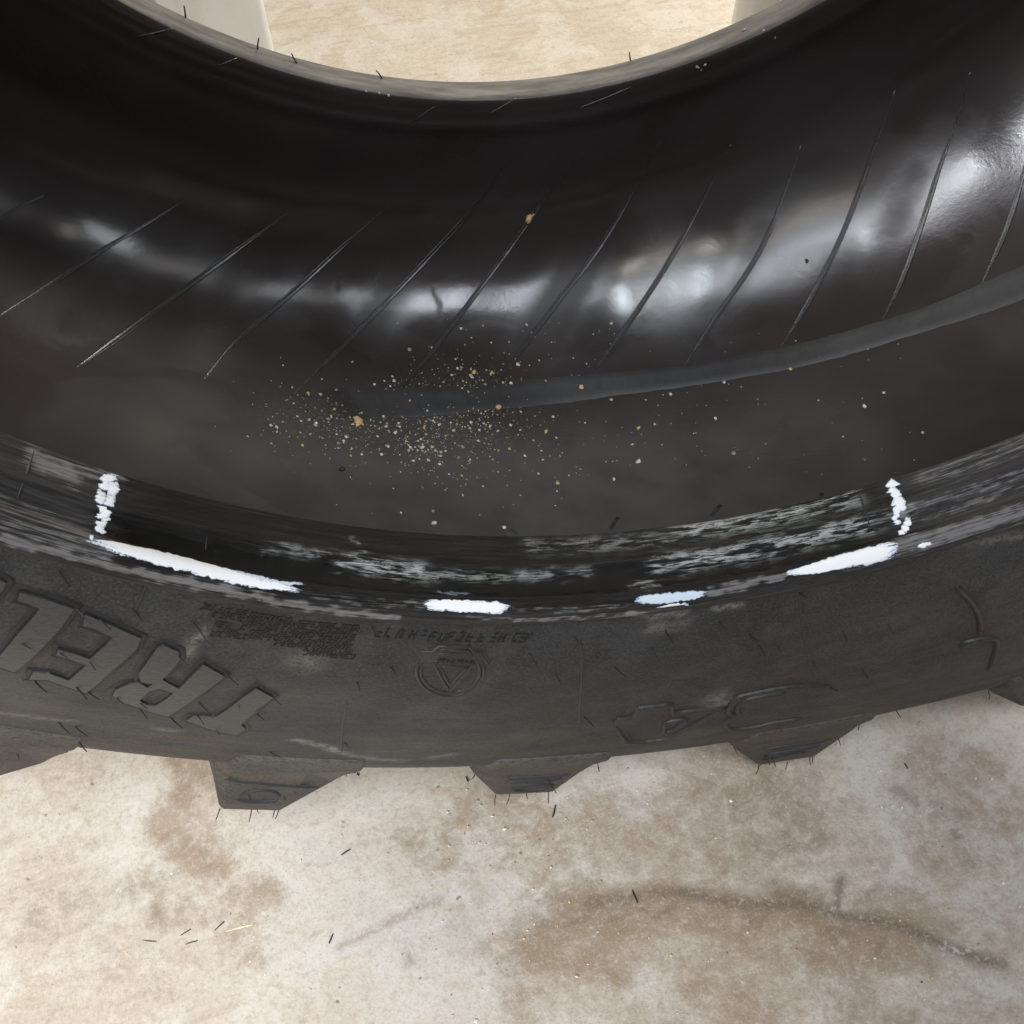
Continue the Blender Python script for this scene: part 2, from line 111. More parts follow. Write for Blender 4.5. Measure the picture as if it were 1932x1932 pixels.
SIDE_HAIRS = [[-45.825,0.06012],[-41.575,0.07094],[-38.444,0.07189],[-41.377,0.11314],[-42.977,0.10894],[-42.853,0.07871],[-44.846,0.10789],[-43.966,0.07703],[-41.838,0.15129],[-40.311,0.14654],[-39.389,0.15322],[-38.096,0.15329],[-36.827,0.15673],[-36.307,0.16804],[-34.316,0.17874],[-33.409,0.16896],[-34.164,0.14867],[-34.816,0.10642],[-32.591,0.14109],[-31.439,0.12713],[-30.731,0.1587],[-37.99,0.0954],[-31.571,0.19288],[-37.027,0.22593],[-36.151,0.24958],[-37.871,0.22241],[-37.047,0.26409],[-18.452,0.08121],[-15.962,0.10233],[-10.373,0.08731],[-12.258,0.1018],[-6.378,0.07237],[-9.957,0.07236],[-3.876,0.08937],[-1.354,0.10993],[-1.267,0.06132],[1.609,0.13717],[5.287,0.16496],[5.963,0.11548],[-26.448,0.09138],[-27.652,0.10645],[-11.771,0.16856],[-7.842,0.2101],[-24.216,0.20633],[-27.212,0.23504],[-25.4,0.2705],[-2.844,0.10239],[3.657,0.18145],[9.043,0.25744],[-32.778,0.07172],[-29.055,0.06131],[2.891,0.10916],[-16.144,0.06911],[-21.617,0.07859]]
FAR_HAIRS = [[-35.124,0.91597],[-28.894,0.92039],[-17.476,0.91952],[6.997,0.91399],[-25.434,0.92338]]
CRUMBS = [[-3.02,1.04544],[-17.551,1.21918],[0.861,1.26324],[-7.49,1.1724],[-7.548,1.20262],[-1.172,1.18885],[1.776,1.23195],[-5.377,1.16504],[-4.634,1.22609],[-5.034,1.27506],[-14.169,1.31239],[-1.189,1.27597],[-11.663,1.28382],[-9.665,1.31597],[16.768,1.25912],[-19.253,1.26378],[7.149,1.23644],[4.883,1.20603],[17.853,1.12784],[7.229,1.27162]]
GRIT = [[-11.603,1.22489],[3.537,1.22313],[-19.93,1.22155],[-9.937,1.20639],[-19.896,1.19737],[-8.452,1.26525],[-10.624,1.17009],[-12.85,1.20392],[-8.315,1.18982],[-6.548,1.19239],[-4.452,1.22305],[-5.439,1.23853],[-4.668,1.20783],[-18.314,1.24434],[-10.581,1.20718],[-11.254,1.20241],[7.456,1.26651],[-6.443,1.20191],[16.278,1.29965],[-11.503,1.21233],[-9.614,1.16689],[-12.752,1.24592],[-2.633,1.18941],[21.141,1.21049],[-12.063,1.19558],[-17.011,1.22075],[-18.501,1.20541],[-26.31,1.26146],[-6.613,1.19319],[-13.429,1.21043],[-16.724,1.21657],[-0.5,1.25891],[-18.232,1.20767],[-12.399,1.24263],[-12.011,1.24241],[1.245,1.14286],[-11.791,1.18245],[-7.252,1.17833],[-8.26,1.20431],[-11.641,1.20227],[-6.107,1.26527],[-13.119,1.26121],[-6.583,1.17983],[-15.107,1.26743],[-16.547,1.2439],[-22.429,1.17022],[-7.586,1.19192],[-17.209,1.21039],[-7.284,1.20859],[-5.758,1.18335],[-21.164,1.20207],[-23.107,1.23437],[-12.55,1.20405],[-16.431,1.24757],[6.359,1.22049],[-12.569,1.25203],[-12.982,1.21673],[-18.489,1.25031],[-10.93,1.19977],[-12.565,1.18102],[-8.06,1.21906],[-10.024,1.22898],[-18.645,1.25941],[-12.651,1.22966],[-8.721,1.23625],[-12.265,1.22879],[-11.437,1.22186],[1.812,1.23826],[-9.286,1.20024],[-15.005,1.20493],[-19.227,1.19762],[-9.079,1.20419],[-17.031,1.21337],[-7.054,1.19737],[-10.785,1.23784],[-2.816,1.16167],[-3.867,1.16594],[-18.032,1.22209],[-8.458,1.20803],[-21.087,1.20348],[-8.883,1.19789],[-14.371,1.25503],[-12.153,1.20863],[-19.447,1.24548],[-17.581,1.2331],[-8.929,1.1682],[0.266,1.26482],[-13.803,1.18447],[-11.209,1.15945],[-19.562,1.22388],[-13.301,1.2168],[-15.528,1.20988],[18.465,1.29256],[-11.486,1.24077],[-2.71,1.26904],[-9.623,1.26713],[-19.07,1.20971],[-1.624,1.17743],[-2.431,1.18085],[-13.465,1.23628],[-10.697,1.2541],[-5.868,1.18279],[-12.172,1.2353],[-5.421,1.1241],[8.411,1.22238],[-20.449,1.22359],[-12.851,1.18148],[-13.772,1.18939],[-19.126,1.23634],[-4.436,1.18726],[-5.156,1.19376],[-11.327,1.25194],[-19.938,1.22554],[-17.964,1.3035],[-11.648,1.20403],[-1.238,1.25849],[-7.289,1.19827],[-12.805,1.20039],[-8.693,1.20865],[-19.42,1.20044],[-14.242,1.24128],[-7.263,1.20856],[-7.595,1.22087],[-19.675,1.23487],[-11.724,1.19435],[-6.46,1.18535],[-16.117,1.26421],[-15.594,1.24683],[-15.709,1.20236],[-13.605,1.23965],[-6.036,1.2059],[-10.125,1.20953],[-11.847,1.21253],[-9.242,1.20489],[-2.517,1.14803],[-19.08,1.21076],[-9.346,1.18592],[-13.736,1.19702],[-7.839,1.21607],[-18.902,1.20572],[-6.494,1.21759],[4.089,1.23269],[20.497,1.22957],[4.544,1.1659],[-16.049,1.22293],[5.105,1.2579],[-8.878,1.17251],[-12.423,1.24749],[-8.216,1.19068],[-8.883,1.20261],[-13.059,1.23357],[-17.412,1.21373],[-13.708,1.17852],[-8.158,1.1937],[-10.326,1.20083],[-3.735,1.16256],[-14.453,1.23438],[-18.796,1.23781],[-5.088,1.21106],[-14.08,1.17968],[-5.276,1.2368],[-21.57,1.24535],[-19.366,1.21578],[-19.105,1.24449],[-11.609,1.27478],[-10.389,1.23316],[-19.912,1.25466],[-8.106,1.15662],[-12.757,1.16644],[-10.086,1.20424],[-13.352,1.26048],[-3.182,1.13295],[-14.336,1.25209],[-11.522,1.23988],[-13.195,1.15195],[-10.297,1.22896],[9.734,1.18034],[-9.347,1.21597],[-8.107,1.18199],[-7.486,1.18452],[-23.505,1.23168],[-14.716,1.18799],[-8.203,1.19915],[-0.653,1.23443],[-19.173,1.22908],[-18.375,1.24327],[-7.953,1.20447],[-5.47,1.16015],[-13.321,1.25103],[-6.571,1.1829],[-10.008,1.23777],[-11.656,1.19686],[-18.775,1.19189],[-9.061,1.24034],[-14.365,1.23496],[-5.71,1.22179],[-14.673,1.17592],[-15.798,1.22512],[-23.412,1.23702],[-13.849,1.12967],[-14.645,1.21688],[-9.845,1.12969],[-6.169,1.18092],[-12.466,1.21688],[-18.176,1.23536],[-19.198,1.23241],[-3.54,1.18702],[-3.12,1.11577],[-17.075,1.24617],[5.294,1.26331],[-16.122,1.2549],[-12.626,1.22163],[-9.667,1.15127],[-17.22,1.19151],[-19.341,1.22804],[-21.228,1.25089],[-18.642,1.21354],[-13.266,1.16985],[-12.043,1.21141],[-14.971,1.22038],[-6.496,1.16416],[-6.882,1.18677],[-10.764,1.21757],[-9.858,1.18553],[-15.395,1.26267],[-9.236,1.18466],[8.785,1.20619],[-14.305,1.23163],[-10.76,1.26494],[7.78,1.28715],[-12.654,1.228],[-11.346,1.17615],[-12.32,1.21653],[-19.612,1.21915],[-6.745,1.18431],[-5.682,1.19915],[-14.799,1.22103],[-12.085,1.23522],[-18.019,1.24255],[9.015,1.20872],[-20.446,1.22387],[-7.193,1.24268],[-14.95,1.2191],[-12.843,1.21524],[-8.594,1.20475],[-10.513,1.20103],[-17.738,1.22018],[-4.653,1.25191],[-9.105,1.23885],[-15.58,1.22651],[-20.893,1.22157],[-13.815,1.22681],[-9.016,1.20495],[-10.507,1.22217],[-18.867,1.23257],[-9.367,1.20352],[-11.184,1.21647],[1.224,1.23507],[6.948,1.22261],[9.533,1.26943],[-8.884,1.19378],[-9.737,1.19318],[-20.043,1.24297],[-10.717,1.21411],[-8.92,1.17575],[-9.075,1.19739],[-12.794,1.27243],[-16.484,1.24271],[-10.402,1.17351],[-10.566,1.21823],[-8.519,1.22021],[-20.585,1.22493],[-9.963,1.19436],[-10.121,1.27502],[-12.672,1.20659],[-13.066,1.23298],[-12.185,1.26376],[-9.035,1.18445],[-18.063,1.21823],[-18.731,1.27202],[-10.355,1.18686],[-2.41,1.13066],[14.442,1.28007],[-14.159,1.22665],[-18.122,1.2157],[0.287,1.18573],[-13.725,1.23348],[-2.287,1.24003],[-12.631,1.25451],[-17.602,1.25626],[-23.274,1.22958],[-8.412,1.1449],[-9.948,1.22439],[-10.667,1.20055],[-11.249,1.21726],[-17.728,1.22652],[-9.758,1.15843],[-21.241,1.26095],[-8.002,1.26077],[-8.713,1.17026],[-9.462,1.18024],[17.669,1.31774],[-19.987,1.22889],[-21.612,1.24461],[-12.441,1.24696],[-14.514,1.23241],[-0.226,1.22173],[-7.345,1.21042],[9.749,1.21392],[-9.647,1.22795],[-5.765,1.22778],[-17.144,1.24681],[-10.435,1.24919],[-7.573,1.24087],[-16.45,1.23113],[-14.482,1.22908],[-14.045,1.24687],[-11.579,1.22746],[-12.42,1.25228],[-20.998,1.20864],[-11.694,1.21073],[-17.994,1.22164],[-14.026,1.23925],[-18.456,1.23442],[-7.355,1.22997],[-8.859,1.24042],[-15.774,1.21244],[-17.099,1.20308],[-19.067,1.21337],[-12.243,1.21174],[-14.714,1.23284],[-16.525,1.21761],[-14.452,1.24643],[1.241,1.18539],[-10.18,1.20561],[-7.456,1.13086],[-1.565,1.23513],[-7.466,1.19474],[-10.035,1.24503],[-4.572,1.20517],[-8.879,1.20796],[-23.124,1.23237],[-7.676,1.19165],[-18.687,1.22591],[-8.32,1.26568],[0.703,1.22901],[-9.277,1.21767],[-5.508,1.1936],[-16.74,1.20317],[-9.613,1.18279],[-17.282,1.21135],[-1.966,1.20895],[14.273,1.26585],[11.554,1.28691],[-15.568,1.21929],[-5.733,1.16334],[-11.15,1.25588],[-12.455,1.18252],[-5.448,1.22512],[-12.576,1.24308],[-17.959,1.20187],[-15.616,1.22529],[-9.439,1.1786],[-13.168,1.24147],[18.582,1.22173],[-7.776,1.23489],[-8.609,1.16399],[-12.21,1.20835],[2.898,1.25101],[-11.711,1.18758],[-27.155,1.24232],[-10.451,1.22721],[-11.075,1.26822],[-6.339,1.22811],[-9.942,1.24848],[-10.003,1.24907],[-10.776,1.16427],[16.154,1.32344],[-9.114,1.21295],[-14.956,1.23166],[-8.484,1.22191],[-19.088,1.2263],[-11.924,1.2329],[-9.773,1.21599],[-11.66,1.23127],[-4.019,1.1966],[-9.744,1.20304],[-6.232,1.18836],[-9.158,1.13307],[-10.997,1.23733],[-13.489,1.23875],[-6.249,1.18112],[-8.886,1.19017],[-14.561,1.23407],[-14.946,1.2546],[-15.624,1.21066],[-17.353,1.22132],[-15.756,1.21406],[-20.167,1.23694],[-4.843,1.19606],[-12.95,1.23215],[-13.283,1.23307],[10.733,1.23487],[-21.794,1.19446],[-10.372,1.21523],[-13.201,1.24731],[-14.809,1.2179],[10.437,1.22834],[-22.68,1.22668],[-11.668,1.2143],[-12.006,1.2379],[-19.431,1.21782],[-11.33,1.16778],[-5.496,1.25215],[-20.077,1.20256],[-14.385,1.20668],[-16.58,1.22442],[-7.717,1.21937],[-9.185,1.2352],[-6.453,1.26214],[-10.199,1.24376],[-6.938,1.23092],[-11.384,1.1836],[-13.82,1.21831],[-6.644,1.22786],[15.462,1.28759],[-12.475,1.25559],[-12.788,1.24806],[-12.918,1.1606],[-4.616,1.19191],[-7.443,1.18717],[-4.882,1.21946],[5.109,1.22502],[-21.506,1.22295],[-7.479,1.22664],[-12.706,1.24185],[-3.624,1.18087],[-18.31,1.25998],[-16.171,1.24669],[-18.942,1.22891],[-21.803,1.23823],[5.368,1.26799],[-10.258,1.24244],[-14.315,1.22953],[-12.925,1.24345],[-12.207,1.22643],[-9.19,1.18251],[-17.574,1.21737],[-7.407,1.23598],[-7.757,1.19173],[10.308,1.23298],[-0.209,1.17179],[-19.187,1.21428],[2.73,1.18152],[-8.963,1.19349],[-14.395,1.22997],[-13.04,1.2581],[-14.687,1.26329],[-7.804,1.28483],[-19.189,1.24024],[-5.401,1.17859],[-16.077,1.30207],[-12.037,1.2381],[13.949,1.29172],[-12.333,1.24326],[-7.153,1.20287],[-19.612,1.22168],[-3.357,1.26052],[-13.795,1.24662],[-8.045,1.20835],[15.722,1.20671],[-12.283,1.22244],[5.709,1.19627],[-6.258,1.23126],[-11.962,1.26675],[-14.831,1.19668],[-13.515,1.18234],[-8.438,1.2115],[-14.446,1.21221],[-17.972,1.18187],[-11.181,1.22436],[-7.353,1.22267],[-18.833,1.23937],[-5.688,1.14525],[-2.941,1.14676],[-12.597,1.21317],[-12.472,1.1758],[-21.667,1.2161],[-15.857,1.22113],[-22.993,1.21975],[-16.232,1.22389],[-11.636,1.20478],[-10.092,1.23199],[-13.612,1.25071],[-9.068,1.14688],[-11.043,1.25721],[-17.717,1.20214],[-13.101,1.19572],[-17.976,1.22177],[-16.083,1.20004],[-25.707,1.19852],[-8.769,1.18496],[-20.369,1.2103],[-3.971,1.2464],[-22.601,1.1954],[-13.183,1.24307],[-8.627,1.25291],[-23.651,1.22659],[-16.496,1.22213],[-13.812,1.22791],[-19.687,1.18357],[-13.103,1.23469],[8.626,1.28075],[-16.912,1.22709],[-8.711,1.23239],[-22.468,1.24439],[-12.131,1.22222],[-10.659,1.27795],[-8.538,1.21625],[-4.715,1.18811],[-8.647,1.21112],[-14.449,1.24083],[-19.262,1.24196],[-18.598,1.23396],[-14.604,1.17973],[-17.214,1.20939],[-14.446,1.23757],[11.912,1.30844],[-8.493,1.20315],[-8.52,1.18849],[-14.411,1.2418],[-16.567,1.21113],[-11.307,1.17045],[-11.501,1.20081],[-11.151,1.2107],[-7.273,1.2104],[-10.554,1.25323],[-21.651,1.21979],[-12.39,1.21461],[-2.947,1.19328],[-11.344,1.2654],[-17.994,1.25799],[6.031,1.20752],[-11.746,1.14883],[-3.661,1.14241],[-2.843,1.14025],[-20.378,1.20989],[-11.089,1.17981],[-15.229,1.24471],[-23.318,1.22335],[-24.577,1.21549],[-6.585,1.20707],[-19.273,1.21089],[-12.29,1.18204],[-20.495,1.22605],[-4.605,1.18425],[-6.253,1.22485],[-23.453,1.25461],[-14.23,1.26204],[-9.72,1.19232],[-0.846,1.23912],[-21.359,1.22578],[-13.037,1.24424],[-16.134,1.26737],[-8.324,1.20552],[-25.146,1.24549],[8.398,1.19922],[-9.292,1.19178],[-23.623,1.2479],[-13.185,1.24066],[-14.931,1.21246],[-11.651,1.19861],[-9.685,1.17884],[-10.356,1.21145],[-14.338,1.23973],[-4.899,1.24887],[-11.938,1.239],[-17.221,1.22829],[-22.356,1.23881],[-4.528,1.11712],[-15.932,1.20577],[-15.198,1.25363],[-17.954,1.20845],[-11.903,1.20579],[-13.387,1.21347],[0.665,1.20255],[-5.725,1.2335],[-13.288,1.21551],[-11.69,1.22112],[-17.415,1.21159],[-11.263,1.22036],[-16.163,1.20713],[-15.207,1.20957],[-5.856,1.15584],[-8.88,1.21709],[-21.349,1.21141],[-10.529,1.24717],[-2.266,1.19667],[-7.913,1.19087],[-13.89,1.19412],[-10.65,1.18685],[-13.894,1.24207],[-8.77,1.13425],[-5.122,1.16256],[-9.746,1.20277],[-18.524,1.21086],[-8.48,1.14095],[-19.022,1.23589],[-9.223,1.2958],[-20.985,1.2346],[-9.934,1.15958],[-10.096,1.18034],[-18.238,1.22724],[-9.648,1.15534],[2.36,1.14633],[-22.933,1.23709],[-10.956,1.30292],[-8.754,1.18027],[-13.697,1.24161],[-18.684,1.2154],[-14.737,1.25667],[-13.052,1.22724],[-8.769,1.22479],[-21.066,1.21444],[-12.082,1.20257],[-13.199,1.2351],[-10.44,1.22001],[0.273,1.1803],[-6.447,1.17711],[3.056,1.20723],[-9.95,1.20363],[-7.322,1.17204],[-21.424,1.22345],[-8.076,1.22429],[-6.225,1.15442],[-7.584,1.16959],[-18.49,1.24689],[-13.023,1.17661],[-16.548,1.19458],[-6.994,1.21882],[-7.727,1.21657],[-11.326,1.22848],[-12.823,1.1918],[-14.797,1.24457],[-12.548,1.22158],[-20.394,1.209],[-10.279,1.23435],[-16.483,1.1988],[-9.114,1.2609],[-12.99,1.26648],[-9.873,1.19413],[1.84,1.15455],[-13.386,1.24311],[-17.001,1.22537],[-7.511,1.23016],[-10.79,1.23937],[-20.314,1.24761],[-11.998,1.19641],[-22.322,1.20661],[-7.016,1.17205],[-11.244,1.23483],[-15.501,1.24405],[20.872,1.21727],[18.478,1.25259],[-13.759,1.23826],[-12.577,1.27714],[-4.225,1.24922],[-13.465,1.24426],[-11.462,1.19071],[-15.187,1.23256],[-12.517,1.21421],[-11.859,1.2201],[0.24,1.23564],[-7.22,1.17001],[-15.189,1.2383],[-11.166,1.19142],[10.39,1.17408],[-20.15,1.25078],[-10.485,1.25056],[-11.24,1.27313],[-10.677,1.2388],[-8.435,1.24351],[-5.997,1.20699],[-9.796,1.22327],[-13.784,1.26001],[-10.921,1.25856],[-10.182,1.2101],[-20.787,1.21381],[-12.633,1.18604],[-11.929,1.21742],[-19.468,1.20281],[-13.566,1.24301],[-12.961,1.24077],[-3.515,1.26634],[-14.313,1.18148],[-9.47,1.16374],[-8.466,1.20978],[-20.519,1.22124],[-17.374,1.2171],[-14.47,1.24328],[-22.311,1.25541],[-8.822,1.21707],[-7.073,1.19045],[-9.889,1.22477],[-9.205,1.20254],[-11.151,1.20289],[-14.55,1.24436],[-14.152,1.22548],[-8.871,1.22205],[-12.031,1.21826],[-9.38,1.20464],[-17.031,1.23244],[-12.089,1.21577],[-13.621,1.19768],[-7.925,1.19096],[-6.07,1.19574],[-11.783,1.11273],[-5.146,1.28997],[-5.959,1.16779],[-13.904,1.22435],[-13.483,1.22207],[-23.406,1.24931],[-19.648,1.22929],[-10.74,1.15537],[6.894,1.19622],[-9.61,1.22971],[-22.188,1.20597],[-9.209,1.18238],[-0.153,1.24614],[-15.934,1.1899],[-12.931,1.21523],[-19.245,1.24467],[-8.808,1.21582],[-12.39,1.17932],[-12.682,1.17207],[-3.859,1.13896],[-9.053,1.24726],[-17.312,1.2363],[0.756,1.14467],[-13.004,1.15826],[-8.804,1.26182],[-14.183,1.19612],[-9.62,1.204],[-8.832,1.18595],[-4.539,1.16615],[-4.07,1.26831],[-6.797,1.2546],[-8.469,1.2271],[-8.305,1.19355],[-20.719,1.23311],[4.291,1.19577],[-10.932,1.21342],[-0.743,1.25874],[-15.495,1.21675],[-3.876,1.21645],[-12.653,1.19516],[-11.445,1.24687],[-19.363,1.21689],[-8.699,1.21823],[-18.425,1.19647],[-11.304,1.15567],[-13.977,1.24406],[-14.143,1.27696],[-10.405,1.19404],[-10.848,1.20618],[-8.583,1.19825],[-9.87,1.20994],[-11.028,1.20585],[-14.375,1.1942],[-17.377,1.24101],[-17.829,1.20119],[-2.924,1.15786],[-8.46,1.24027],[-9.931,1.22154],[-17.303,1.20642],[-12.489,1.19651],[-11.805,1.23106],[-0.762,1.18495],[-21.577,1.23406],[-10.021,1.21912],[-2.756,1.25244],[-13.633,1.22641],[13.476,1.20931],[-13.502,1.2367],[-12.65,1.20341],[-12.727,1.23423],[-8.78,1.21958],[-14.733,1.2245],[-20.236,1.23638],[-7.242,1.2012],[-17.632,1.20903],[-11.501,1.19222],[-12.639,1.20581],[-12.523,1.17181],[-23.664,1.21327],[-9.342,1.24669],[8.309,1.27426],[7.163,1.16335],[-12.358,1.22609],[-9.679,1.16893],[-9.73,1.21834],[-14.233,1.27603],[-16.15,1.27849],[-21.402,1.23776],[-11.709,1.18571],[-6.43,1.19435],[-16.713,1.20394],[-5.268,1.28261],[-4.505,1.13682],[-12.088,1.21274],[-16.05,1.21821],[16.899,1.25207],[-12.377,1.2293],[-14.293,1.22018],[-8.635,1.18346],[-14.507,1.2475],[-3.326,1.13459],[-9.461,1.21737],[19.135,1.29652],[-4.039,1.23208],[-8.535,1.17206],[-11.215,1.24823],[0.381,1.16619],[-7.188,1.17981],[-8.766,1.179],[-17.401,1.16552],[-8.59,1.24112],[-18.998,1.21774],[-16.05,1.18405],[-5.649,1.19509],[7.205,1.20411],[-13.49,1.21664],[-10.138,1.17274],[-18.415,1.23225],[-22.301,1.17657],[-14.964,1.23127],[-7.019,1.20052],[-0.801,1.25887],[-21.451,1.20047],[-13.334,1.24565],[-13.209,1.22461],[-22.577,1.21924],[-16.678,1.24267],[-14.82,1.20365],[-10.706,1.18247],[-12.046,1.21078],[-11.579,1.21379],[-13.263,1.22993],[-7.893,1.19586],[-17.757,1.24914],[-12.405,1.21793],[-12.547,1.22985],[-14.919,1.23741],[-13.979,1.19132],[-17.937,1.23514],[-14.069,1.18773],[-7.445,1.19204],[-6.097,1.17558],[3.9,1.27333],[-14.519,1.24229],[-20.038,1.24565],[-11.785,1.20057],[11.063,1.30273],[-12.06,1.2214],[-12.565,1.21437],[-12.553,1.21909],[-23.664,1.21526],[-13.539,1.26408],[14.727,1.18669],[-3.344,1.26846],[18.907,1.21291],[-14.521,1.24354],[-20.736,1.19741],[-13.84,1.19825],[-8.493,1.29375],[-10.354,1.21619],[-8.905,1.25034],[2.317,1.13762],[-13.506,1.24195],[-4.11,1.1318],[-11.151,1.22304],[-15.15,1.21416],[-18.747,1.22483],[-18.364,1.21049],[-9.468,1.18893],[-11.997,1.23433],[-9.125,1.21926],[-5.359,1.16412],[-10.335,1.26693],[-2.261,1.14811],[-17.69,1.24619],[-5.52,1.22041],[-7.123,1.22905],[-14.128,1.18552],[-13.87,1.23367],[-11.298,1.2496],[-15.25,1.20619],[-8.908,1.17171],[-8.979,1.18282],[-13.045,1.21958],[-17.812,1.25562],[-9.071,1.21404],[-12.954,1.23802],[-5.803,1.22045],[-6.78,1.18043],[-10.252,1.22043],[-14.19,1.21316],[-16.768,1.22171],[14.588,1.17782],[-9.467,1.24315],[-14.62,1.23595],[-12.825,1.23873],[1.819,1.2467],[-15.249,1.18736],[-17.651,1.21781],[-6.401,1.22353],[-12.628,1.18347],[-12.157,1.23415],[-13.241,1.26067],[-10.545,1.20886],[-12.25,1.21599],[-9.725,1.22596],[-18.499,1.25091],[-4.658,1.19508],[-15.624,1.21889],[-10.095,1.12498],[-24.23,1.24198],[-5.315,1.19638],[-18.682,1.21389],[-14.095,1.25171],[-19.953,1.21219],[-8.894,1.23605],[-13.414,1.17292],[-20.965,1.2277],[-13.853,1.25789],[-16.845,1.20385],[-22.52,1.2344],[-9.564,1.23319],[-8.413,1.16179],[-1.644,1.13268],[-12.983,1.21055],[-5.893,1.20283],[-22.895,1.22725],[4.358,1.20544],[-14.979,1.25637],[-4.516,1.21664],[-14.93,1.18486],[-8.932,1.19403],[-4.049,1.2381],[-10.771,1.20376],[-13.06,1.22685],[-24.018,1.23733],[0.946,1.24608],[-6.688,1.16905],[-7.412,1.19394],[-16.008,1.20413],[-16.841,1.23753],[-5.518,1.19623],[-11.708,1.26824],[-9.055,1.20619],[-10.586,1.2516],[-7.749,1.20913],[-6.699,1.21463],[-17.691,1.25769],[-8.458,1.27479],[8.14,1.20283],[-18.392,1.24473],[-18.863,1.21444],[7.061,1.17937],[14.905,1.30548],[-10.6,1.20871],[4.323,1.1853],[-14.236,1.21349],[-14.628,1.18351],[-14.667,1.21917],[-20.377,1.23609],[-5.277,1.19194],[-2.906,1.189],[-9.905,1.16782],[-7.44,1.2706],[-13.969,1.30012],[-7.743,1.18579],[-10.117,1.18285],[-13.622,1.24211],[-10.861,1.21933],[-20.22,1.25182],[-12.56,1.24647],[16.722,1.21979],[-8.47,1.1783],[-12.728,1.27893],[-5.242,1.16504],[-15.057,1.20787],[-17.592,1.27486],[-14.723,1.20307],[-7.485,1.18629],[-12.701,1.21256],[-1.072,1.17825],[-17.682,1.24326],[-10.439,1.21023],[-8.526,1.19634],[-1.698,1.2204],[-17.293,1.2149],[15.633,1.25054],[-11.527,1.14965],[-15.183,1.24684],[-11.233,1.23529],[-15.735,1.22168],[-16.779,1.22783],[-11.67,1.17319],[-11.792,1.15741],[-8.025,1.20603],[14.19,1.24337],[-9.481,1.1602],[-11.758,1.16871],[-15.35,1.24064],[-10.752,1.20282],[-17.526,1.22465],[-11.842,1.26312],[-19.788,1.22836],[-19.231,1.20575],[-25.098,1.24542],[-3.139,1.263],[-9.337,1.2075],[-11.731,1.22815],[-7.021,1.17748],[-15.809,1.21569],[-19.767,1.22652],[-5.229,1.19718],[-11.105,1.20209],[-11.241,1.21829],[-5.715,1.21427],[-12.481,1.20079],[-9.306,1.22296],[-20.399,1.22135],[-8.195,1.20088],[-3.422,1.21202],[-21.855,1.22134],[12.521,1.17249],[-12.01,1.18907],[-9.655,1.22736],[-12.625,1.22227],[2.071,1.14226],[-13.224,1.16468],[-9.425,1.20353],[-10.181,1.19455],[-15.985,1.23912],[-8.778,1.17163],[-12.239,1.22425],[-15.397,1.23232],[-9.761,1.20574],[-5.761,1.29684],[-12.137,1.22741],[-22.444,1.25012],[-11.23,1.22813],[-14.483,1.21119],[-8.432,1.17573],[-13.349,1.23261],[-16.486,1.21434],[-20.075,1.29681],[-13.29,1.27266],[7.617,1.26889],[-8.447,1.18673],[-8.095,1.20915],[-14.133,1.24894],[-12.857,1.23314],[-8.459,1.21923],[-15.055,1.23348],[-16.254,1.20695],[-23.162,1.23668],[-8.984,1.23152],[-7.807,1.16941],[3.365,1.26593],[-14.249,1.2163],[5.29,1.24575],[-8.997,1.1754],[-24.461,1.20515],[-8.237,1.17837],[-6.955,1.20539],[-15.633,1.21356],[-13.117,1.22136],[-2.086,1.21911],[-15.294,1.18022],[-0.31,1.16898],[-15.21,1.21498],[-10.364,1.18844],[-7.883,1.19793],[-15.19,1.22688],[-12.921,1.19552],[-1.187,1.16305],[-9.043,1.17414],[-10.591,1.20654],[-18.668,1.23137],[-6.618,1.24775],[-18.216,1.22484],[-23.177,1.19153],[-5.374,1.24356],[-13.619,1.19086],[-3.803,1.21267],[-20.688,1.1991],[-14.1,1.19754],[-21.081,1.23446],[-13.067,1.22288],[-8.784,1.21794],[-22.476,1.19204],[3.714,1.21404],[-3.374,1.18142],[-6.849,1.22833],[-18.545,1.21787],[-15.42,1.24223],[-15.086,1.22564],[-7.201,1.15869],[-6.41,1.16416],[-13.911,1.25025],[-18.66,1.21758],[-13.509,1.23182],[18.355,1.25272],[-6.829,1.20254],[-7.059,1.19109],[-8.35,1.24202],[-4.241,1.24248],[-12.218,1.22918],[-17.223,1.23944],[-10.34,1.17686],[-5.078,1.26942],[-11.109,1.22344],[-10.554,1.16715],[-9.271,1.19284],[-12.695,1.20975],[-14.73,1.25593],[-17.787,1.25207],[-12.407,1.25282],[-8.533,1.20627],[-6.034,1.20323],[-14.048,1.21416],[-18.893,1.2039],[-18.791,1.27033],[5.742,1.23628],[-21.8,1.20847],[-15.874,1.24014],[-14.552,1.23125],[-7.05,1.14546],[5.45,1.24575],[-7.992,1.22394],[2.994,1.23088],[-5.357,1.17747],[-13.329,1.17771],[-8.049,1.19065],[-14.947,1.22012]]
GRIT_C = [[-10.505,1.21506],[-18.55,1.22217],[-8.874,1.19122]]
FAR_GRIT = [[17.811,0.92718],[19.331,0.93645],[20.143,0.94448],[12.601,0.94293],[12.823,0.94516],[12.467,0.94178],[13.244,0.94233],[-17.298,0.938],[-18.184,0.93752],[-19.404,0.93751]]
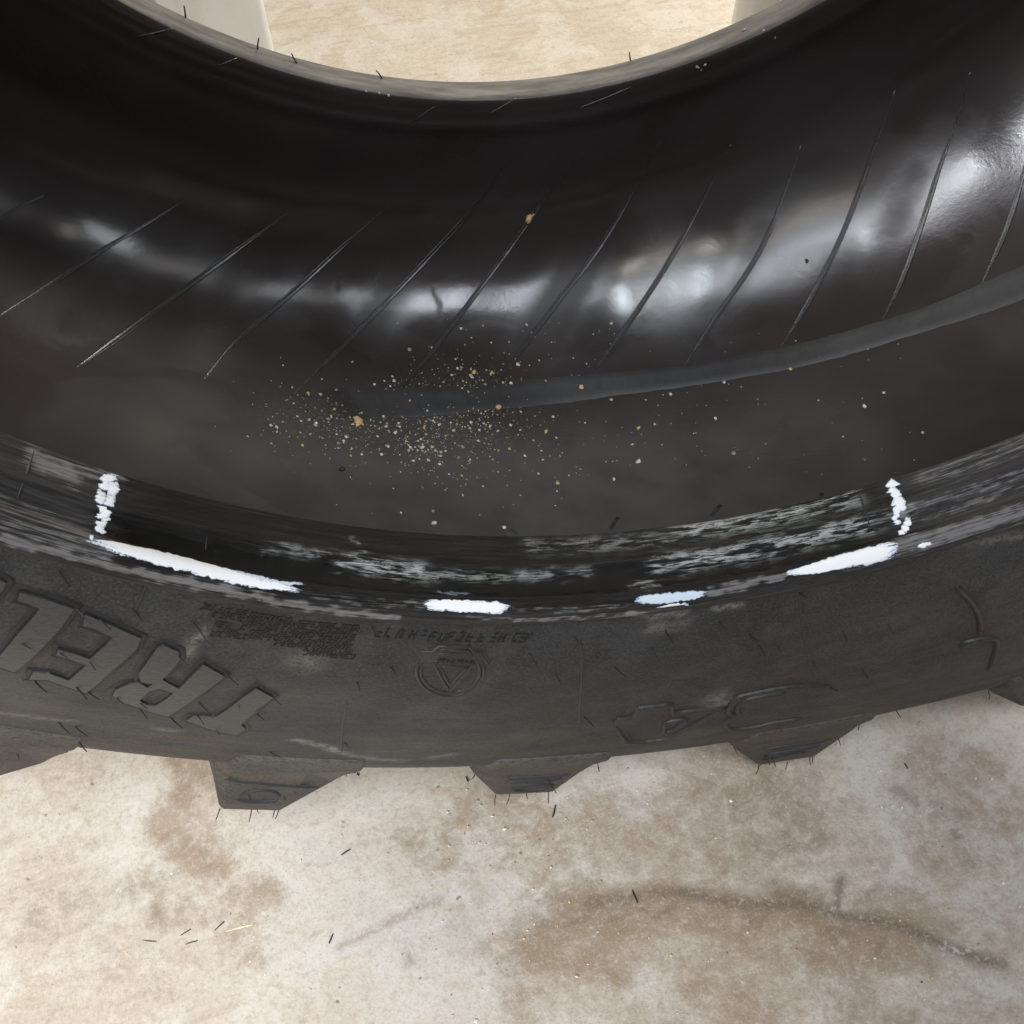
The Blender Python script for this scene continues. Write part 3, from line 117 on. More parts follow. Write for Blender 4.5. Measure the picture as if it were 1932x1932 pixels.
FLOOR_HAIRS = [[[-0.3745,-0.0037],[-0.3672,-0.0012]],[[-0.3525,-0.006],[-0.3458,-0.0018]],[[-0.3716,-0.0099],[-0.3637,-0.0097]],[[-0.3979,0.0001],[-0.3891,-0.0032]],[[-0.2827,-0.0332],[-0.2795,-0.0281]],[[-0.2654,0.0217],[-0.259,0.024]],[[-0.1208,0.0102],[-0.1166,0.018]],[[-0.0843,-0.0513],[-0.0834,-0.0602]],[[0.1309,-0.0165],[0.1312,-0.0207]],[[-0.2448,0.0771],[-0.2439,0.0747]],[[-0.1715,0.0546],[-0.1707,0.0502]]]
STRAW = [[-0.3454,-0.0086],[-0.3367,-0.0083],[-0.3282,-0.0088]]
DIRT = [[0,0.022,0.75,[[-0.3644,0.117],[-0.363,0.0904],[-0.372,0.069],[-0.3641,0.0502],[-0.3523,0.0369]]],[0,0.03,0.5,[[-0.3543,0.1045],[-0.3552,0.0684],[-0.3415,0.0492]]],[0,0.018,0.6,[[-0.341,0.0106],[-0.3284,0.0084],[-0.3225,-0.0003],[-0.3287,-0.0128],[-0.3342,-0.0205]]],[0,0.03,0.3,[[-0.4271,0.1213],[-0.4257,0.0939],[-0.4348,0.0692]]],[0,0.012,0.5,[[-0.4032,0.025],[-0.3903,0.0287],[-0.4069,0.0417]]],[0,0.01,0.5,[[-0.3865,0.0169],[-0.3826,0.0087]]],[0,0.01,0.5,[[-0.3719,0.013],[-0.3597,0.0085]]],[0,0.04,0.28,[[-0.4868,0.0657],[-0.4696,0.071],[-0.4522,0.0739]]],[0,0.035,0.25,[[-0.4819,0.017],[-0.4588,0.0051]]],[0,0.03,0.3,[[-0.421,-0.0163],[-0.3939,-0.0247],[-0.396,-0.0062]]],[0,0.02,0.3,[[-0.34,-0.0414],[-0.3258,-0.0442]]],[0,0.022,0.65,[[-0.1763,0.0334],[-0.1594,0.0249],[-0.1426,0.0164],[-0.1263,0.0067]]],[0,0.012,0.45,[[-0.2009,0.0535],[-0.1747,0.0397],[-0.1569,0.0295]]],[0,0.03,0.5,[[-0.2047,0.0188],[-0.1893,0.0211],[-0.1956,0.0048]]],[0,0.026,0.45,[[-0.1583,0.005],[-0.1505,-0.0124],[-0.1345,-0.0217]]],[0,0.016,0.6,[[-0.1488,-0.0241],[-0.1202,-0.0155],[-0.092,-0.0142]]],[0,0.04,0.6,[[-0.0933,-0.0061],[-0.0635,-0.0167],[-0.0341,-0.0181]]],[0,0.06,0.6,[[-0.0351,-0.0282],[-0.0103,-0.0113],[0.0287,0.0027]]],[0,0.045,0.65,[[-0.0131,-0.038],[0.011,-0.0394],[0.0301,-0.0406]]],[0,0.034,0.85,[[-0.1502,-0.0678],[-0.1285,-0.0632],[-0.1104,-0.0634]]],[0,0.034,0.85,[[-0.1376,-0.0735],[-0.1059,-0.0681],[-0.0757,-0.0692]]],[0,0.025,0.7,[[-0.143,-0.0834],[-0.125,-0.0905],[-0.108,-0.0928]]],[0,0.03,0.55,[[-0.1734,-0.0962],[-0.1508,-0.0979],[-0.1423,-0.0892]]],[3,0.0042,0.85,[[-0.1158,-0.0536],[-0.1009,-0.0528],[-0.0773,-0.0562],[-0.0512,-0.0638]]],[3,0.0046,1.0,[[-0.0555,-0.0626],[-0.0285,-0.0735],[-0.0012,-0.0833],[0.026,-0.093],[0.0521,-0.1048],[0.0759,-0.1206],[0.0943,-0.1337],[0.1125,-0.1465],[0.1277,-0.1574]]],[0,0.03,0.8,[[-0.0607,-0.0768],[-0.0371,-0.0796],[-0.016,-0.0888],[0.0068,-0.0938],[0.0273,-0.104]]],[0,0.035,0.8,[[0.0271,-0.1178],[0.0531,-0.1156],[0.0788,-0.1272]]],[0,0.05,0.6,[[0.0293,-0.1264],[0.0284,-0.1538],[0.0344,-0.1661]]],[0,0.06,0.6,[[-0.0289,-0.1051],[-0.0393,-0.1247],[-0.0557,-0.1418]]],[3,0.0032,0.9,[[0.0521,-0.0794],[0.0447,-0.0896],[0.0401,-0.0968]]],[3,0.003,0.6,[[0.0082,-0.0701],[0.0079,-0.0797],[0.0258,-0.0851]]],[3,0.003,0.4,[[0.049,-0.098],[0.0779,-0.0913],[0.0911,-0.1009]]],[2,0.0022,0.9,[[-0.1354,-0.0602],[-0.117,-0.0575]]],[2,0.0022,0.9,[[-0.1064,-0.0621],[-0.0926,-0.0611]]],[2,0.0022,0.9,[[-0.0929,-0.0622],[-0.0933,-0.0704]]],[2,0.0022,0.9,[[-0.1064,-0.0621],[-0.1073,-0.0689]]],[2,0.0022,0.9,[[-0.1246,-0.0701],[-0.112,-0.0682]]],[2,0.0022,0.9,[[-0.0768,-0.0689],[-0.0625,-0.0668]]],[3,0.0022,0.6,[[-0.1346,-0.0633],[-0.1166,-0.0599]]],[3,0.0022,0.6,[[-0.1059,-0.0646],[-0.0922,-0.0636]]],[3,0.0022,0.6,[[-0.102,-0.0562],[-0.0916,-0.0583]]],[3,0.0022,0.6,[[-0.0763,-0.0708],[-0.062,-0.0687]]],[3,0.0022,0.6,[[-0.0866,-0.0615],[-0.0776,-0.0639]]],[3,0.003,0.5,[[-0.0212,-0.0803],[-0.0187,-0.0893]]],[3,0.003,0.5,[[-0.0048,-0.0859],[-0.0129,-0.0932]]],[3,0.003,0.5,[[0.0072,-0.0986],[0.0212,-0.0953]]],[3,0.003,0.5,[[0.0253,-0.1081],[0.0473,-0.1094]]],[3,0.003,0.5,[[0.0296,-0.1151],[0.0496,-0.11],[0.0642,-0.1186]]],[3,0.003,0.5,[[0.0627,-0.1217],[0.0575,-0.1295]]],[0,0.15,0.42,[[-0.0514,-0.1159],[0.0007,-0.1354],[0.068,-0.148]]],[0,0.1,0.35,[[-0.0008,-0.0205],[0.0492,-0.0273]]],[0,0.12,0.32,[[0.0972,-0.0916],[0.1513,-0.1123]]],[0,0.1,0.3,[[-0.4694,0.1259],[-0.4527,0.0443]]],[0,0.05,0.35,[[-0.3612,0.0967],[-0.3704,0.0595]]],[2,0.0016,0.7,[[-0.4127,0.0633],[-0.4025,0.0785]]],[2,0.0016,0.7,[[-0.3397,0.0551],[-0.3333,0.0691]]],[2,0.0016,0.7,[[-0.473,0.0319],[-0.4663,0.0456]]],[2,0.0016,0.7,[[-0.4848,-0.0177],[-0.4795,-0.0094]]],[3,0.0035,0.45,[[-0.4674,0.0369],[-0.4596,0.0354]]],[3,0.0035,0.45,[[-0.468,0.0306],[-0.4574,0.0268]]],[3,0.0035,0.45,[[-0.3852,0.0359],[-0.3837,0.0404]]],[3,0.0035,0.45,[[-0.3805,0.0365],[-0.3751,0.0375]]],[3,0.0035,0.45,[[-0.4118,0.0357],[-0.3923,0.0329]]],[3,0.0035,0.45,[[-0.373,0.0145],[-0.368,0.0179]]],[3,0.0035,0.45,[[-0.3888,0.0175],[-0.3836,0.0102],[-0.3905,0.0086]]],[0,0.05,0.5,[[0.1323,-0.0629],[0.1563,-0.0562],[0.1775,-0.0552]]],[0,0.05,0.5,[[0.1308,-0.078],[0.1604,-0.0731],[0.1853,-0.0772]]],[0,0.03,0.6,[[0.1528,-0.0167],[0.1573,-0.0292],[0.187,-0.0386]]],[0,0.03,0.5,[[0.1225,-0.0885],[0.1284,-0.0825]]],[1,0.008,0.7,[[0.1111,-0.0386],[0.1266,-0.0482],[0.136,-0.056],[0.1424,-0.0812]]],[1,0.01,0.5,[[-0.1475,-0.0415],[-0.1285,-0.043],[-0.1044,-0.0446]]],[3,0.003,0.5,[[-0.276,-0.0396],[-0.2515,-0.0324],[-0.2262,-0.0239],[-0.2096,-0.0248]]],[1,0.0035,0.5,[[-0.2425,-0.0521],[-0.2292,-0.0494]]],[1,0.006,0.4,[[-0.4378,0.0452],[-0.4357,0.0398]]],[1,0.01,0.4,[[-0.1618,-0.0448],[-0.1477,-0.0462]]],[1,0.03,0.35,[[-0.1929,-0.0352],[-0.1912,-0.0381]]],[1,0.05,0.35,[[0.028,-0.0149],[0.0347,-0.0301],[0.0387,-0.0507]]],[2,0.05,0.7,[[-0.2697,-0.0436],[-0.2339,-0.0325],[-0.2029,-0.0266]]],[2,0.06,0.6,[[-0.2122,-0.067],[-0.1795,-0.0758],[-0.2266,-0.0797]]],[2,0.05,0.55,[[-0.1057,-0.0295],[-0.0704,-0.0365],[-0.0506,-0.0343]]],[2,0.05,0.5,[[-0.3826,0.089],[-0.3879,0.0642]]],[2,0.06,0.5,[[-0.285,0.0627],[-0.2906,0.0253],[-0.2903,-0.0114]]],[2,0.045,0.5,[[-0.0762,0.0227],[-0.0564,0.0228],[-0.0214,0.0274]]],[2,0.05,0.4,[[0.1238,-0.0271],[0.1347,-0.0327]]]]
SCUFF = [[0.0035,0.8,[[-49.292,0.04728],[-45.71,0.04528],[-42.272,0.04538],[-38.355,0.04549],[-36.207,0.04585],[-31.52,0.04753],[-28.15,0.04806]]],[0.0018,0.6,[[-24.0,0.0465],[-19.829,0.04834],[-15.665,0.04894],[-13.525,0.04995]]],[0.005,0.8,[[-13.152,0.0504],[-10.958,0.05817],[-9.156,0.05856]]],[0.003,0.8,[[-6.945,0.06013],[-5.165,0.06172]]],[0.008,0.55,[[-49.593,0.03225],[-47.11,0.03286],[-45.417,0.036]]],[0.01,0.45,[[-49.64,0.04176],[-46.692,0.04119],[-44.602,0.04155]]],[0.009,0.7,[[-48.238,0.00708],[-46.919,0.00758],[-46.383,0.00784]]],[0.006,0.5,[[-45.835,0.0036],[-43.743,0.00235]]],[0.004,0.5,[[-46.584,0.01531],[-46.128,0.01511]]],[0.004,0.5,[[-49.385,0.04202],[-48.172,0.0418],[-46.979,0.04032]]],[0.0035,0.75,[[-7.891,0.04165],[-5.682,0.04088],[-2.721,0.04021]]],[0.008,0.75,[[5.445,0.03922],[9.015,0.04125],[13.751,0.04248]]],[0.004,0.5,[[6.692,0.01914],[10.357,0.02072],[15.207,0.02114]]],[0.004,0.5,[[4.326,0.02193],[8.778,0.0225]]],[0.012,0.45,[[9.168,0.00463],[13.369,0.00385],[16.415,0.00407]]],[0.003,0.5,[[7.011,0.02715],[11.78,0.02764],[14.788,0.02747]]],[0.0025,0.5,[[-31.888,0.04191],[-28.069,0.04131],[-26.764,0.041]]],[0.002,0.45,[[-21.208,0.0423],[-16.509,0.04356],[-13.319,0.0429]]],[0.003,0.35,[[-33.772,0.04054],[-30.009,0.04082]]],[0.004,0.8,[[-26.708,0.20626],[-24.965,0.21611],[-23.745,0.22751]]],[0.003,0.5,[[-23.671,0.22983],[-21.619,0.24104],[-19.737,0.24621]]],[0.004,0.6,[[-37.554,0.07617],[-37.622,0.08456]]],[0.003,0.6,[[-37.529,0.0896],[-37.26,0.09644]]],[0.01,0.4,[[-31.583,0.08846],[-30.879,0.09181]]],[0.004,0.5,[[-33.624,0.20802],[-32.784,0.2098]]],[0.01,0.5,[[-3.727,0.16395],[-3.062,0.17667]]],[0.004,0.45,[[2.2,0.266],[3.2,0.2645]]],[0.006,0.4,[[-18.245,0.2369],[-17.483,0.23254]]],[0.005,0.4,[[-40.361,0.22352],[-37.542,0.21677]]],[0.004,0.4,[[14.129,0.06945],[5.261,0.04518],[1.599,0.04468]]],[0.006,0.4,[[-8.732,0.07105],[-10.909,0.06941]]]]
TAN = [[0.012,0.6,[[-14.519,0.20044],[-11.942,0.20363]]],[0.02,0.4,[[-33.041,0.22453],[-29.271,0.21942]]],[0.02,0.35,[[-22.773,0.2047],[-16.44,0.21726]]],[0.015,0.45,[[-38.46,0.2735],[-37.121,0.26649]]],[0.015,0.45,[[-5.442,0.22381],[-0.433,0.23627]]],[0.012,0.5,[[4.942,0.25378],[9.246,0.25217]]],[0.02,0.3,[[-2.2,0.266],[-9.791,0.23644]]],[0.02,0.3,[[-27.097,0.26344],[-24.169,0.269]]],[0.02,0.35,[[-39.947,0.197],[-35.055,0.20376]]],[0.05,0.22,[[3.901,0.10781],[8.795,0.13014]]],[0.05,0.25,[[1.373,0.17375],[7.828,0.1697]]]]
FLECK_SHEEN = [[0.005,0.95,[[-31.456,0.02045],[-28.842,0.02157],[-26.354,0.02253]]],[0.003,0.5,[[-35.881,0.01874],[-32.749,0.01947],[-30.813,0.02034]]],[0.003,0.5,[[-26.528,0.02309],[-22.793,0.02341],[-19.287,0.02264],[-15.357,0.02254]]],[0.006,0.95,[[-10.603,0.02196],[-6.525,0.02175],[-2.773,0.02123],[1.361,0.02104],[4.715,0.02161]]],[0.007,0.85,[[-8.254,0.00328],[-3.773,0.0045],[0.03,0.00459],[4.226,0.0046]]],[0.006,0.35,[[-18.719,0.00614],[-13.269,0.00674],[-8.435,0.00696]]],[0.0012,0.8,[[-30.369,0.0074],[-29.737,0.01496],[-29.447,0.01832]]],[0.004,0.6,[[4.715,0.02161],[7.356,0.02115]]],[0.003,0.6,[[-11.36,0.03116],[-12.883,0.03249]]],[0.002,0.6,[[-12.124,0.03482],[-11.08,0.03264]]]]  # torn rubber flecks and silver sheen streaks, both painted as lighter colour
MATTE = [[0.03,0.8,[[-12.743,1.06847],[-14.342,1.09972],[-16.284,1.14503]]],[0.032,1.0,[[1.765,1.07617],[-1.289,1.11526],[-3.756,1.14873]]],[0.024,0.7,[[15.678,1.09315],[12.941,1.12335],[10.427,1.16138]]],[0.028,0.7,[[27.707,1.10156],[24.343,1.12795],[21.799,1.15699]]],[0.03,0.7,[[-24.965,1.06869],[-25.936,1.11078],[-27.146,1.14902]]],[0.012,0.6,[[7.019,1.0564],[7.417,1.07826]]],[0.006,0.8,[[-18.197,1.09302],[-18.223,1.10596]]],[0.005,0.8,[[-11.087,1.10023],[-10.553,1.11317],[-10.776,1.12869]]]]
BUFF = [[-44.682,0.01449],[6.359,0.01838]]
# ---- helpers ----------------------------------------------------------------
def P3(th, s, off=0.0):                     # a point on the tyre's skin (arrays welcome), off = lift along the outward normal
    th = np.asarray(th, float); s = np.asarray(s, float)
    def q(t, v):
        x, y, z = surf(t, v); return np.stack([x, -z, y+H], -1)
    p = q(th, s)
    if np.any(off):
        a = q(th+.05, s)-q(th-.05, s); b = q(th, s+4e-4)-q(th, s-4e-4)
        n = np.cross(b, a); n /= np.linalg.norm(n, axis=-1, keepdims=True)+1e-12
        p = p+n*np.asarray(off)[..., None] if np.ndim(off) else p+n*off
    return p
def frame(th, s):
    p = P3(th, s); a = P3(th+.05, s)-P3(th-.05, s); b = P3(th, s+4e-4)-P3(th, s-4e-4); n = np.cross(b, a)
    a /= np.linalg.norm(a); n /= np.linalg.norm(n); return p, a, np.cross(n, a), n
def mesh_obj(name, v, f, mat, parent=None, smooth=True, me=None):
    if me is None:
        me = bpy.data.meshes.new(name); me.from_pydata([tuple(map(float, p)) for p in v], [], f); me.update()
        for m in (mat if isinstance(mat, list) else [mat]): me.materials.append(m)
        if smooth: me.polygons.foreach_set('use_smooth', [True]*len(me.polygons))
    o = bpy.data.objects.new(name, me); COL.objects.link(o)
    if parent: o.parent = parent; o.matrix_parent_inverse = parent.matrix_world.inverted()
    return o
def tag(o, label=None, cat=None, group=None, kind=None):
    if label: o['label'] = label
    if cat: o['category'] = cat
    if group: o['group'] = group
    if kind: o['kind'] = kind
    return o
class NT:                                    # tiny node-tree builder
    def __init__(s, name):
        s.m = bpy.data.materials.new(name); s.m.use_nodes = True; s.t = s.m.node_tree; s.n = s.t.nodes; s.l = s.t.links; s.b = s.n['Principled BSDF']
    def put(s, sock, v):
        if hasattr(v, 'is_output') or isinstance(v, bpy.types.NodeSocket): s.l.new(v, sock)
        else: sock.default_value = v
    def attr(s, a, k='Fac'):
        n = s.n.new('ShaderNodeAttribute'); n.attribute_name = a; return n.outputs[k]
    def obj(s): return s.n.new('ShaderNodeTexCoord').outputs['Object']
    def mapv(s, v, sc):
        n = s.n.new('ShaderNodeMapping'); s.l.new(v, n.inputs[0]); n.inputs['Scale'].default_value = sc; return n.outputs[0]
    def noise(s, v, scale, detail=4, rough=.6, dist=0):
        n = s.n.new('ShaderNodeTexNoise'); s.l.new(v, n.inputs['Vector']); n.inputs['Scale'].default_value = scale
        n.inputs['Detail'].default_value = detail; n.inputs['Roughness'].default_value = rough; n.inputs['Distortion'].default_value = dist; return n.outputs[0]
    def ramp(s, f, a, b, lo=0.0, hi=1.0):
        n = s.n.new('ShaderNodeMapRange'); s.put(n.inputs[0], f); n.inputs[1].default_value = a; n.inputs[2].default_value = b; n.inputs[3].default_value = lo; n.inputs[4].default_value = hi
        n.interpolation_type = 'SMOOTHSTEP'; return n.outputs[0]
    def math(s, op, a, b=0.0):
        n = s.n.new('ShaderNodeMath'); n.operation = op; s.put(n.inputs[0], a); s.put(n.inputs[1], b); return n.outputs[0]
    def mix(s, f, a, b):
        n = s.n.new('ShaderNodeMix'); n.data_type = 'RGBA'; s.put(n.inputs[0], f); s.put(n.inputs[6], a if not isinstance(a, tuple) else (*a, 1)); s.put(n.inputs[7], b if not isinstance(b, tuple) else (*b, 1)); return n.outputs[2]
    def bump(s, h, st, d, nrm=None):
        n = s.n.new('ShaderNodeBump'); s.l.new(h, n.inputs['Height']); n.inputs['Strength'].default_value = st; n.inputs['Distance'].default_value = d
        if nrm: s.l.new(nrm, n.inputs['Normal'])
        return n.outputs[0]
    def out(s, col, rough, normal=None, spec=.5):
        s.put(s.b.inputs['Base Color'], col if not isinstance(col, tuple) else (*col, 1)); s.put(s.b.inputs['Roughness'], rough); s.b.inputs['Specular IOR Level'].default_value = spec
        if normal: s.l.new(normal, s.b.inputs['Normal'])
        return s.m
# ---- materials --------------------------------------------------------------
def rubber_common(n):
    uv = n.attr('skin_uv', 'Vector'); return uv
def mat_sidewall():
    n = NT('weathered_rubber'); uv = n.attr('skin_uv', 'Vector')
    big = n.noise(uv, 9, 5, .6); fine = n.noise(uv, 160, 4, .7); streak = n.noise(n.mapv(uv, (7, 70, 1)), 1, 5, .65)
    c = n.mix(n.ramp(big, .35, .68), (.0145, .0158, .0182), (.031, .0340, .0392))
    blot = n.noise(uv, 22, 6, .68, .5); c = n.mix(n.math('MULTIPLY', n.ramp(blot, .46, .60), .55), c, (.050, .053, .058)); c = n.mix(n.ramp(n.noise(uv, 48, 5, .7, .3), .50, .62, 0, .6), c, (.012, .012, .0125)); c = n.mix(n.math('MULTIPLY', n.ramp(streak, .50, .78), .35), c, (.058, .049, .040))
    tan = n.math('MULTIPLY', n.attr('tan'), n.ramp(streak, .30, .62)); c = n.mix(tan, c, (.105, .078, .052))
    sc = n.math('MULTIPLY', n.attr('scuff'), n.ramp(n.noise(uv, 230, 5, .75), .34, .58)); c = n.mix(n.math('MINIMUM', sc, .9), c, (.32, .30, .27))
    c = n.mix(n.ramp(fine, .60, .80, 0, .35), c, (.012, .011, .011))
    ff = n.noise(uv, 620, 3, .7); c = n.mix(n.ramp(ff, .51, .64, 0, .55), c, (.078, .077, .076)); c = n.mix(n.ramp(ff, .38, .48, .6, 0), c, (.007, .007, .007)); nm = n.bump(fine, .35, .0012); nm = n.bump(n.noise(uv, 26, 4, .6), .35, .004, nm)
    return n.out(c, n.ramp(big, .3, .7, .50, .70), nm, .42)
def mat_bead():
    n = NT('bead_rubber'); uv = n.attr('skin_uv', 'Vector')
    str1 = n.noise(n.mapv(uv, (20, 620, 1)), 1, 6, .7); str2 = n.noise(n.mapv(uv, (60, 1500, 1)), 1, 4, .7); big = n.noise(n.mapv(uv, (12, 40, 1)), 1, 5, .6); fib = n.noise(n.mapv(uv, (170, 1500, 1)), 1, 5, .75, .4)
    old = n.mix(n.ramp(str1, .35, .7), (.022, .021, .021), (.062, .061, .062)); old = n.mix(n.ramp(big, .5, .75, 0, .4), old, (.09, .087, .085))
    buff = n.mix(n.ramp(str1, .42, .72), (.006, .006, .006), (.028, .027, .027))
    c = n.mix(n.attr('buff'), old, buff)
    crisp = n.math('ADD', n.math('MULTIPLY', str1, .6), n.math('MULTIPLY', n.noise(n.mapv(uv, (90, 1500, 1)), 1, 5, .7), .4)); sc = n.ramp(n.math('ADD', n.attr('scuff'), n.math('MULTIPLY', n.math('SUBTRACT', crisp, .5), 3.2)), .30, .75); sc = n.math('MULTIPLY', sc, n.ramp(n.attr('scuff'), .04, .25)); c = n.mix(n.math('MULTIPLY', sc, .62), c, (.34, .33, .325))
    c = n.mix(n.attr('gloss'), c, (.004, .004, .004)); gate = n.ramp(n.noise(n.mapv(uv, (34, 330, 1)), 1, 6, .68, .5), .45, .54); fl = n.math('MULTIPLY', n.math('MULTIPLY', n.attr('fleck_sheen'), gate), n.ramp(n.math('ADD', n.math('MULTIPLY', n.math('ADD', fib, str2), .42), n.math('MULTIPLY', n.noise(n.mapv(uv, (70, 260, 1)), 1, 5, .7), .30)), .515, .585)); c = n.mix(n.math('MINIMUM', fl, .85), c, (.55, .57, .55))  # fleck mask paints highlights of the torn rubber into the colour
    nm = n.bump(str2, .5, .0010); nm = n.bump(fib, n_fleck_strength, .0016, nm); nm = n.bump(str1, .5, .0016, nm)
    r = n.math('SUBTRACT', n.math('SUBTRACT', .52, n.math('MULTIPLY', n.attr('buff'), .12)), n.math('MULTIPLY', n.attr('gloss'), .18))
    return n.out(c, r, nm, .30)
n_fleck_strength = .55
def mat_far_bead():
    n = NT('dusty_bead_rubber'); uv = n.attr('skin_uv', 'Vector')
    a = n.noise(n.mapv(uv, (16, 120, 1)), 1, 5, .65); f = n.noise(uv, 220, 4, .7)
    c = n.mix(n.ramp(a, .3, .7), (.045, .042, .038), (.135, .128, .118)); c = n.mix(n.ramp(f, .6, .78, 0, .5), c, (.05, .045, .04))
    return n.out(c, .62, n.bump(f, .4, .001), .4)
def mat_liner():
    n = NT('inner_liner_rubber'); uv = n.attr('skin_uv', 'Vector')
    big = n.noise(n.mapv(uv, (5, 11, 1)), 1, 4, .55, .6); fine = n.noise(uv, 240, 3, .7); mid = n.noise(uv, 34, 5, .62, .3)
    c = n.mix(n.ramp(big, .35, .7), (.029, .0235, .0215), (.038, .034, .0325))
    d = n.math('MULTIPLY', n.attr('dust'), n.ramp(mid, .22, .66, .55, 1.0)); c = n.mix(n.math('MINIMUM', d, .9), c, (.125, .122, .108))
    c = n.mix(n.ramp(fine, .62, .80, 0, .30), c, (.035, .030, .026))
    sc = n.math('MULTIPLY', n.attr('scuff'), n.ramp(mid, .35, .6)); c = n.mix(n.math('MINIMUM', sc, .9), c, (.10, .092, .082))
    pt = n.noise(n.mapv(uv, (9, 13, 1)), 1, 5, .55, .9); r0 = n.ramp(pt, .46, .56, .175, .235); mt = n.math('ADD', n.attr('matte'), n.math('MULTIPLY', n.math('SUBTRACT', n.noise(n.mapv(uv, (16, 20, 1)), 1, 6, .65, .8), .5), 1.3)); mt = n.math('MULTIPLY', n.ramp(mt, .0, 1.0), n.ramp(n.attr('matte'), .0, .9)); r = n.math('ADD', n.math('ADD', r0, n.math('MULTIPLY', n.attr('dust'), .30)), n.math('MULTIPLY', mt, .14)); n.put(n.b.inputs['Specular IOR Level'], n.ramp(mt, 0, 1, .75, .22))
    pw = n.noise(uv, 520, 4, .75); c = n.mix(n.math('MULTIPLY', n.attr('powder'), n.ramp(pw, .50, .60)), c, (.20, .18, .125)); c = n.mix(n.ramp(pw, .56, .66, 0, .30), c, (.055, .050, .046)); nm = n.bump(fine, .12, .0005); nm = n.bump(mid, .03, .003, nm)
    return n.out(c, r, nm, .75)
def mat_plain(name, c, rough, bump=0, scale=300, var=.25, spec=.5):
    n = NT(name); o = n.obj(); f = n.noise(o, scale, 4, .6)
    col = n.mix(n.ramp(f, .3, .7), tuple(x*(1-var) for x in c), tuple(min(1, x*(1+var)) for x in c))
    return n.out(col, rough, n.bump(f, bump, .001) if bump else None, spec)
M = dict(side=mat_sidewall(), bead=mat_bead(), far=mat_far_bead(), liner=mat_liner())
M['ridge'] = mat_plain('liner_ridge_rubber', (.028, .027, .027), .30, .3, 500, .5, .6)
def mat_strip():
    n = NT('splice_rubber'); uv = n.attr('cover_uv', 'Vector'); a = n.noise(n.mapv(uv, (9, 25, 1)), 1, 5, .6); f = n.noise(uv, 300, 3, .7)
    c = n.mix(n.ramp(a, .40, .60), (.027, .0262, .0255), (.042, .0415, .0405)); c = n.mix(n.ramp(f, .52, .62, 0, .4), c, (.02, .019, .018)); m = n.out(c, .52, n.bump(f, .2, .0005), .5)
    n.put(n.b.inputs['Alpha'], n.ramp(n.math('ADD', n.attr('cover'), n.math('MULTIPLY', n.math('SUBTRACT', a, .5), 1.6)), .18, .75)); return m
M['strip'] = mat_strip()
M['letter'] = mat_plain('letter_face_rubber', (.033, .035, .039), .50, .5, 420)
M['relief'] = mat_plain('relief_rubber', (.026, .025, .024), .5, .3, 300)
M['border'] = mat_plain('letter_gap_shade_rubber', (.017, .0172, .0175), .6); M['side_plain'] = mat_plain('mould_flash_rubber', (.030, .031, .033), .6); M['text'] = mat_plain('fine_text_rubber', (.0115, .0115, .0115), .6)  # letter border: gap shadow put in as darker rubber
M['hair'] = mat_plain('rubber_hair', (.014, .013, .013), .5)
M['grit_pale'] = mat_plain('pale_grit', (.64, .61, .53), .8); M['grit_tan'] = mat_plain('tan_grit', (.58, .40, .20), .8); M['grit_yellow'] = mat_plain('straw_grit', (.55, .47, .20), .75); M['grit_grey'] = mat_plain('grey_grit', (.30, .29, .27), .8)
M['chip_dark'] = mat_plain('dark_chip', (.012, .012, .012), .6)
M['straw'] = mat_plain('straw', (.72, .60, .40), .6)
def mat_paint(name, c, edge_c, rough):
    n = NT(name); o = n.obj(); uv = n.attr('cover_uv', 'Vector'); cov = n.attr('cover')
    g = n.noise(n.mapv(uv, (45, 1100, 1)), 1, 5, .7); f = n.noise(o, 900, 4, .7)
    mixn = n.math('ADD', n.math('MULTIPLY', g, .65), n.math('MULTIPLY', f, .35))
    k = n.math('ADD', cov, n.math('MULTIPLY', n.math('SUBTRACT', mixn, .5), 3.6))
    col = n.mix(n.ramp(k, .45, .95), edge_c, c); m = n.out(col, rough, n.bump(f, .25, .0004), .4)
    n.put(n.b.inputs['Alpha'], n.ramp(k, .34, .46)); return m
M['paint'] = mat_paint('white_crayon', (.93, .945, .95), (.60, .68, .76), .6); M['paint_blue'] = mat_paint('thin_white_paint', (.64, .73, .84), (.30, .37, .45), .28); M['paint_sheen'] = mat_paint('smeared_paint', (.10, .13, .16), (.05, .06, .08), .3)
